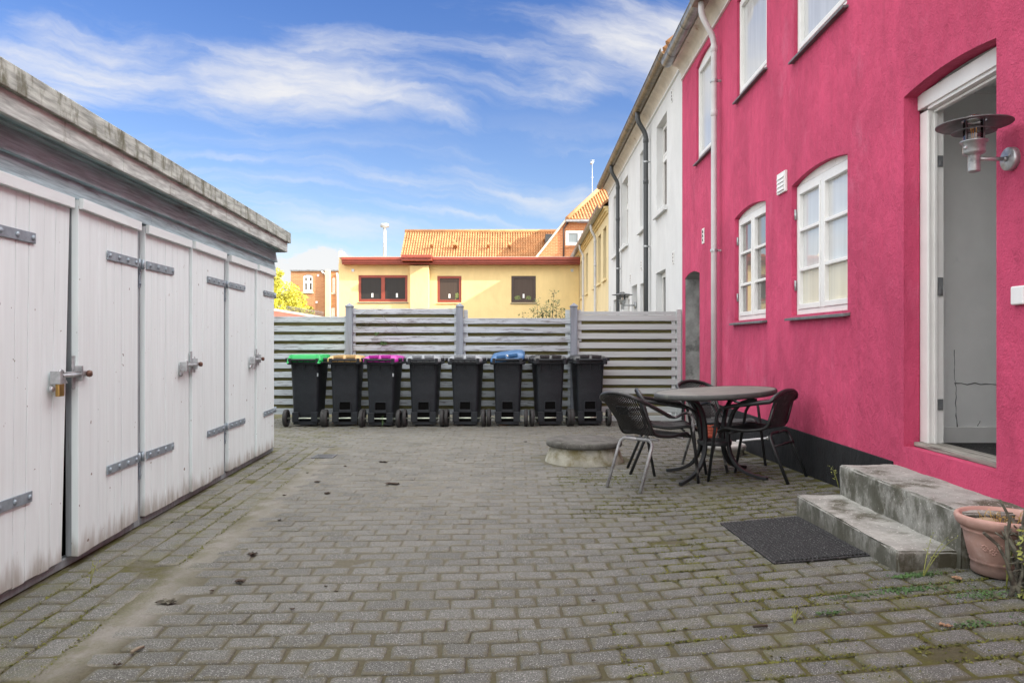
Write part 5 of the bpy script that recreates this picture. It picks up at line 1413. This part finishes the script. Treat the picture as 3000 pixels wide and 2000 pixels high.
pb = thing('pebble', 'tan pebble lying on the soil inside the terracotta pot', 'stone', (PC.x - .06, PC.y + .0, PC.z + .215))
m_ = MB(); m_.lathe([(.001, .218), (.035, .224), (.048, .236), (.040, .250), (.02, .257), (.001, .259)], (0, 0, 0), 16, close=False)
m_.v = [(PC.x - .065 + x * 1.25, PC.y + .01 + y * .8, PC.z + z * .9 + .012) for x, y, z in m_.v]; m_.build('stone', M['stone'], pb)
sw = thing('dry_stalks', 'dry yellow stalks and straw growing out of the terracotta pot', 'dead plant', (PC.x, PC.y, PC.z + .21))
m_ = MB(); random.seed(17)
for k in range(46):
    a, r = random.uniform(0, 6.28), random.uniform(.02, .13); x, y = PC.x + .02 + r * math.cos(a), PC.y + r * math.sin(a); z = PC.z + .212; h = random.uniform(.02, .06)
    dx, dy = random.gauss(0, .025), random.gauss(0, .025); m_.tube([(x, y, z), (x + dx * .4, y + dy * .4, z + h * .7), (x + dx, y + dy, z + h)], [.0016, .0013, .0007], 4)
m_.build('straw', M['straw'], sw)
m_ = MB(); x, y, z = PC.x - .02, PC.y - .03, PC.z + .212
m_.tube([(x + .03, y, z), (x + .025, y, z + .03), (x - .03, y + .01, z + .055), (x - .032, y + .01, z + .04)], .0022, 5); m_.build('bent_twig', M['twig'], sw)
# lichen covered climber stems at the pot
cl = thing('woody_climber', 'thick knotty lichen covered climber stems standing right of the terracotta pot', 'climber', (2.16, 3.06, gz(2.16, 3.06)))
m_ = MB(); random.seed(8)
for k in range(34):
    x, y = 2.13 + random.gauss(0, .045), 3.07 + random.gauss(0, .03); z = gz(x, y) - .01; pts = [(x, y, z)]
    lean = random.gauss(.012, .022); h = random.uniform(.12, .40)
    for j in range(1, 6):
        pts.append((x + lean * j / 2 + random.gauss(0, .010), y + random.gauss(0, .014) + .01 * j, z + h * j / 5))
    m_.tube(pts, [random.uniform(.007, .013) * (1 - .08 * j) for j in range(6)], 7)
    for j in range(3):
        q = Vector(pts[random.randint(1, 4)]); m_.tube([q, q + Vector((random.gauss(0, .03), random.gauss(-.01, .02), random.uniform(-.02, .04)))], [.006, .003], 5)
m_.build('stem', M['bark'], cl)
m_ = MB(); leaf_cloud(m_, (2.10, 3.02, gz(2.1, 3.02) + .02), (.07, .06, .02), 60, .013); leaf_cloud(m_, (2.11, 3.04, gz(2.1, 3.02) + .20), (.07, .05, .10), 90, .012); m_.build('leaves', M['leaf_weed'], cl, recalc=False)

# little weeds
def weed(name, x, y, h, lean, label, n=3, seed=0, leafy=14, mat='leaf_weed'):
    random.seed(seed); z = gz(x, y); t = thing(name, label, 'weed', (x, y, z)); a_, b_ = MB(), MB()
    for k in range(n):
        an = lean[0] + random.gauss(0, .35); ln = lean[1] * random.uniform(.6, 1.2)
        e = Vector((x + math.cos(an) * ln, y + math.sin(an) * ln, z + h * random.uniform(.6, 1))); s = Vector((x, y, z - .003))
        p = arcpts(s, (s + e) / 2 + Vector((0, 0, h * .25)), e, 6); a_.tube(p, [.0022 - .00025 * i for i in range(7)], 5)
        for i in range(leafy):
            q = p[random.randint(2, 6)] + Vector((random.gauss(0, .010), random.gauss(0, .010), random.gauss(0, .008))); u = Vector((random.gauss(0, 1), random.gauss(0, 1), random.gauss(.6, .6))).normalized(); w = u.orthogonal().normalized(); L = random.uniform(.006, .016)
            b_.face([q - u * L * .2, q + w * L * .22 + u * L * .5, q + u * L, q - w * L * .22 + u * L * .5])
    a_.build('stem', M[mat], t); b_.build('leaves', M[mat], t, recalc=False); return t
weed('tall_weed', 1.86, 3.40, .20, (.35, .20), 'thin yellowish weed leaning across the end of the lower step', 3, 3, 12)
weed('wall_weed', 2.43, 5.58, .155, (2.6, .06), 'thin weed with yellow flowers growing against the black house base', 2, 5, 14)
weed('pot_weed', 2.06, 3.13, .27, (.1, .04), 'slender green weed rising in front of the terracotta pot', 3, 6, 9)
weed('shed_weed', -2.09, 3.72, .13, (1.2, .03), 'tiny yellow topped weed in the paving beside the shed doors', 2, 8, 12)
weed('joint_weed', 1.12, 2.98, .05, (1.0, .04), 'small grass tuft sprouting from a joint in the near paving', 9, 9, 2)
weed('bin_weed', -1.80, 10.40, .16, (1.4, .03), 'small green weed in front of the magenta lidded bin', 4, 10, 10, 'clover')

# moss and creeping weeds in the joints
random.seed(40); m_ = MB(); mc = MB()
def tuft(mb, x, y, s, z0=0.0):
    z = gz(x, y) + z0; a = random.uniform(0, 6.28); ca, sa = math.cos(a), math.sin(a)
    mb.face([(x - s * ca, y - s * sa, z + random.uniform(0, .004)), (x + s * sa * .6, y - s * ca * .6, z + .003 + random.uniform(0, .006)), (x + s * ca, y + s * sa, z + random.uniform(0, .005)), (x - s * sa * .6, y + s * ca * .6, z + .004 + random.uniform(0, .006))])
def joint(x, y):   # snap a random spot to a nearby course joint
    bend = 0.035 * x + 0.02 * math.sin(x * 1.1 + y * .35)
    k = round((y - bend - 1.6 - PW / 2) / PW); return 1.6 + PW / 2 + k * PW + bend + random.gauss(0, .006)
for _ in range(24000):
    x = random.uniform(.4, 2.35); y = random.uniform(2.4, 6.8)
    cl_ = mnoise.noise((x * 1.6, y * 1.6, 4)) + mnoise.noise((x * 5, y * 5, 9)) * .6 + .35 * (x - 1.2)
    if cl_ < -.02 or (1.3 < x < 1.86 and 3.4 < y < 4.85) or (x > 1.75 and 3.42 < y < 4.9): continue
    if random.random() < .7: y = joint(x, y)
    tuft(m_, x, y, random.uniform(.003, .009), -.004)
for _ in range(2600):
    s = random.uniform(1.5, 8); d = random.choice([.16, .30, .437, .575]) + random.gauss(0, .010); x, y = shedX(s) + d, s
    if mnoise.noise((x * 1.5, y * 1.1, 2)) > .0: tuft(m_, x, y, random.uniform(.003, .009), -.004)
o_ = m_.build('moss', M['moss'], recalc=False); tag(o_, 'dark olive moss filling the joints between the pavers', 'moss', None, 'stuff')
for cx, cy, rx, ry, n in ((1.83, 3.42, .10, .035, 260), (1.72, 3.24, .14, .04, 240), (1.95, 3.10, .12, .05, 130), (1.98, 2.72, .09, .13, 330), (1.72, 2.80, .06, .03, 80), (1.45, 3.22, .12, .02, 70), (2.2, 2.95, .1, .06, 90), (1.30, 3.05, .07, .02, 50)):
    for _ in range(n):
        x, y = cx + random.gauss(0, rx * .55), cy + random.gauss(0, ry * .55)
        if x > 1.775 and y > 3.46: continue
        tuft(mc, x, y, random.uniform(.004, .009), .002)
o_ = mc.build('creeping_weeds', M['clover'], recalc=False); tag(o_, 'small green creeping weeds spreading over the paving by the steps', 'weeds', None, 'stuff')

# fallen leaves and bits
def dead_leaf(x, y, s, label, group, mat, cl=1, seed=0):
    random.seed(seed); z = gz(x, y) + .003; m_ = MB()
    for k in range(cl):
        a = random.uniform(0, 6.28); cx, cy = x + random.gauss(0, s * .5) * (k > 0), y + random.gauss(0, s * .5) * (k > 0); pts = []
        n = 10
        up = [m_.pt((cx + math.cos(a + i * .628) * s * (1 if i % 2 else .62) * (1 + .25 * math.cos(i * .628)), cy + math.sin(a + i * .628) * s * .7 * (1 if i % 2 else .62), z + .004 + .010 * abs(math.sin(i * 1.3 + k)) * (s / .03))) for i in range(n)]
        dn = [m_.pt((m_.v[q][0], m_.v[q][1], m_.v[q][2] - .002)) for q in up]; c0 = m_.pt((cx, cy, z + .003)); c1 = m_.pt((cx, cy, z + .001))
        for i in range(n): m_.idx([up[i], up[(i + 1) % n], c0]); m_.idx([dn[(i + 1) % n], dn[i], c1]); m_.idx([up[i], dn[i], dn[(i + 1) % n], up[(i + 1) % n]])
    o_ = m_.build('dead_leaf', mat, recalc=False); tag(o_, label, 'leaf', group); return o_
def gp(u, v): Y = 2640 / (v - 1000); return ((u - 1500) / 2200 * Y, Y)
lab = 'small dark curled dead leaf lying alone on the open grey paving'
for k, (u, v, s) in enumerate([(1160, 1420, .045), (737, 1627, .03), (700, 1706, .03), (820, 1525, .016), (928, 1413, .028), (957, 1446, .028), (832, 1452, .018), (900, 1386, .014), (858, 1787, .013), (985, 1735, .012), (343, 1950, .018), (955, 1720, .01), (1127, 1355, .035), (1012, 1367, .018), (622, 1733, .013), (1540, 1295, .025), (1738, 1770, .012)]):
    x, y = gp(u, v); dead_leaf(x, y, s, lab, 'dark dead leaves scattered on the paving', M['dead_leaf'], 2 if s > .025 else 1, k + 50)
x, y = gp(488, 1766); dead_leaf(x, y, .034, 'clump of brown rotten leaves on the near paving, bigger than the other litter', None, M['bark'], 5, 90)
x, y = gp(1475, 1246); dead_leaf(x, y + .02, .032, 'pile of tan dry leaves at the foot of the blue lidded bin', None, M['tan_leaf'], 9, 91)
for k, (x, y) in enumerate(((2.12, 2.90), (2.02, 2.66), (1.97, 3.33), (1.62, 2.80), (2.10, 2.62))):
    dead_leaf(x, y, .018, 'few pinkish tan leaf scraps on the mossy paving near the terracotta pot', 'tan leaf scraps by the pot', M['tan_leaf'], 4, k + 120)
tw = thing('stick', 'short brown stick lying on the near paving in front of the shed', 'stick', (-1.35, 2.86, 0))
m_ = MB(); x, y = gp(383, 1917); x2, y2 = gp(421, 1899); m_.tube([(x, y, gz(x, y) + .010), ((x + x2) / 2, (y + y2) / 2, gz(x, y) + .013), (x2, y2, gz(x2, y2) + .010)], [.006, .007, .005], 7); m_.build('stick', M['twig'], tw)
tw = thing('bark_scrap', 'short dark piece of bark on the near paving before the doormat', 'bark', (0, 0, 0))
x, y = gp(2218, 1857); y = 2.96; x = .98; tw.location = (x, y, gz(x, y))
m_ = MB(); m_.tube([(x - .03, y, gz(x, y) + .006), (x, y + .002, gz(x, y) + .009), (x + .028, y + .003, gz(x, y) + .007)], [.005, .007, .005], 7); m_.build('bark', M['dead_leaf'], tw)

# things behind the table
rx, ry = 2.27, 8.5; rz = gz(rx, ry)
rp = thing('striped_pot', 'small red clay pot set in a glossy red bowl near the black house base', 'pot', (rx, ry, rz))
m_ = MB(); m_.lathe([(.02, .0), (.085, .004), (.10, .04), (.105, .10), (.10, .105), (.02, .105)], (rx, ry, rz), 28); m_.build('bowl', M['red_glaze'], rp)
m_ = MB(); prof = [(.05, .105), (.085, .11)]
for k in range(4): z = .14 + .045 * k; prof += [(.094 + .004 * k, .125 + .034 * k), (.104 + .004 * k, .139 + .034 * k), (.094 + .004 * k, .153 + .034 * k)]
m_.lathe(prof + [(.112, .262), (.118, .285), (.11, .288), (.10, .25), (.02, .25)], (rx, ry, rz), 28); m_.build('clay_pot', M['terracotta_red'], rp)
px_, py_ = 2.22, 7.83; pzz = gz(px_, py_)
tb_ = thing('plastic_tub', 'low round white plastic tub with ribbed lid beside the black house base', 'tub', (px_, py_, pzz))
m_ = MB(); m_.lathe([(.02, .0), (.185, .0), (.192, .02), (.198, .085), (.02, .09)], (px_, py_, pzz), 40); m_.build('tub_body', M['concrete_base'], tb_)
m_ = MB(); m_.lathe([(.20, .07), (.213, .072), (.215, .10), (.206, .115), (.185, .122), (.175, .116), (.15, .128), (.13, .122), (.11, .132), (.08, .127), (.05, .136), (.001, .138)], (px_, py_, pzz), 44, close=False)
m_.build('tub_lid', M['plastic_white'], tb_)
wp = thing('white_pole', 'thin white pole with a rounded end lying along the black house base', 'pole', (2.33, 7.4, .3))
def q3(u, v, Y): return ((u - 1500) / 2200 * Y, Y, 1.2 + (1000 - v) / 2200 * Y)
a_, b_ = q3(2160, 1291, 7.75), q3(2252, 1283, 7.15)
m_ = MB(); m_.tube([a_, b_], .011, 10); m_.build('rod', M['white_plastic'], wp); m_ = MB(); v_ = (Vector(b_) - Vector(a_)).normalized(); m_.tube([Vector(b_) - v_ * .02, Vector(b_) + v_ * .012, Vector(b_) + v_ * .03], [.017, .020, .012], 10); m_.build('end_knob', M['plastic_white'], wp)

# ------------------------------------------------------------------ wall lanterns and small wall fittings
def lantern(label, s, zc, P, sc=1.0, arm=.19, glassy=True):
    """disc-shaded yard lamp on an arm from the wall"""
    base = P(s, 0, zc); t = thing('wall_lantern', label, 'lamp', base)
    dx = arm * sc; zz = lambda h: zc + h * sc
    cx = (lambda: P(s, dx, 0))()
    def L(prof, name, mat, parent, seg=36, close=False, bev=0):
        m_ = MB(); m_.lathe([(r * sc, zc + h * sc) for r, h in prof], (cx[0], cx[1], 0), seg, close=close); return m_.build(name, mat, parent, bevel=bev)
    m_ = MB(); p0 = P(s, -.002, zc); m_.lathe([(.001, 0), (.056 * sc, 0), (.056 * sc, -.030 * sc), (.052 * sc, -.034 * sc), (.001, -.036 * sc)], p0, 28, axis='X', close=False); m_.build('wall_plate', M['galv'], t)
    m_ = MB(); m_.tube([P(s, .03 * sc, zc), P(s, dx, zc)], .0095 * sc, 12); m_.tube([P(s, .034 * sc, zc), P(s, .05 * sc, zc)], .013 * sc, 12); m_.lathe([(.001, -.037 * sc), (.006 * sc, -.037 * sc), (.006 * sc, -.042 * sc), (.001, -.042 * sc)], (p0[0], p0[1] - .025 * sc, p0[2] + .01), 8, axis='X', close=False); m_.build('arm', M['galv'], t)
    L([(.001, -.062), (.026, -.062), (.027, -.058), (.027, .012), (.030, .018), (.046, .024), (.050, .032), (.050, .078), (.060, .080), (.061, .086), (.050, .089), (.001, .09)], 'lamp_body', M['galv'], t)
    m_ = MB(); c0 = (cx[0] - .048 * sc, cx[1] - .010 * sc, zc + .052 * sc); m_.lathe([(.001, -.010 * sc), (.010 * sc, -.006 * sc), (.012 * sc, .004 * sc), (.001, .006 * sc)], c0, 12, axis='X', close=False); m_.build('screw_knob', M['galv'], t)
    sh = L([(.055, .184), (.164, .162), (.166, .164), (.166, .167), (.164, .168), (.056, .191), (.055, .184)], 'shade', M['galv_dark'], t, 48)
    L([(.055, .140), (.096, .128), (.097, .131), (.056, .146), (.055, .140)], 'ring_shade', M['galv_dark'], t, 40)
    for k in range(4):
        m_ = MB(); a = R(20 + 90 * k); m_.box(cx[0] + .053 * sc * math.cos(a) - .0028 * sc, cx[0] + .053 * sc * math.cos(a) + .0028 * sc, cx[1] + .053 * sc * math.sin(a) - .0028 * sc, cx[1] + .053 * sc * math.sin(a) + .0028 * sc, zz(.086), zz(.19)); m_.build('cage_bar', M['galv_dark'], t)
    L([(.046, .088), (.047, .17), (.045, .188), (.036, .204), (.020, .213), (.001, .216)], 'glass_globe', M['glass'], t, 28)
    m_ = MB(); m_.lathe([(.001, zz(.089)), (.016 * sc, zz(.090)), (.016 * sc, zz(.097)), (.001, zz(.098))], (cx[0], cx[1], 0), 12, close=False)
    for k in range(5):
        a = k * 1.257; m_.tube([(cx[0] + .008 * sc * math.cos(a), cx[1] + .008 * sc * math.sin(a), zz(.095)), (cx[0] + .013 * sc * math.cos(a), cx[1] + .013 * sc * math.sin(a), zz(.15))], .0022 * sc, 6)
    m_.build('bulb', M['bulb'], t); return t
lantern('galvanised lantern with broad dark disc shade on the pink wall beside the open doorway', 3.645, 2.085, P_pink, 1.0, .19)
lantern('small galvanised lantern on the distant white house wall above the fence', 16.05, 1.97, P_pink, 1.35, .22)
m_ = MB(P_pink); m_.box(3.54, 3.635, .0, .022, 1.375, 1.465); dbl = thing('doorbell_box', 'blank white plastic box on the pink wall below the lantern', 'wall box', P_pink(3.6, 0, 1.42)); m_.build('box_cover', M['white_plastic'], dbl, bevel=.008, bseg=3)
sc_ = thing('security_camera', 'small cream security camera on the white house below its lantern', 'camera', P_pink(16.6, .05, 1.6))
m_ = MB(P_pink); m_.box(16.78, 16.84, .0, .08, 1.58, 1.63); m_.build('bracket', M['white_plastic'], sc_); m_ = MB(P_pink); m_.tube([(16.8, .06, 1.63), (16.7, .26, 1.57)], [.045, .05], 10); m_.build('camera_housing', M['plastic_white'], sc_)
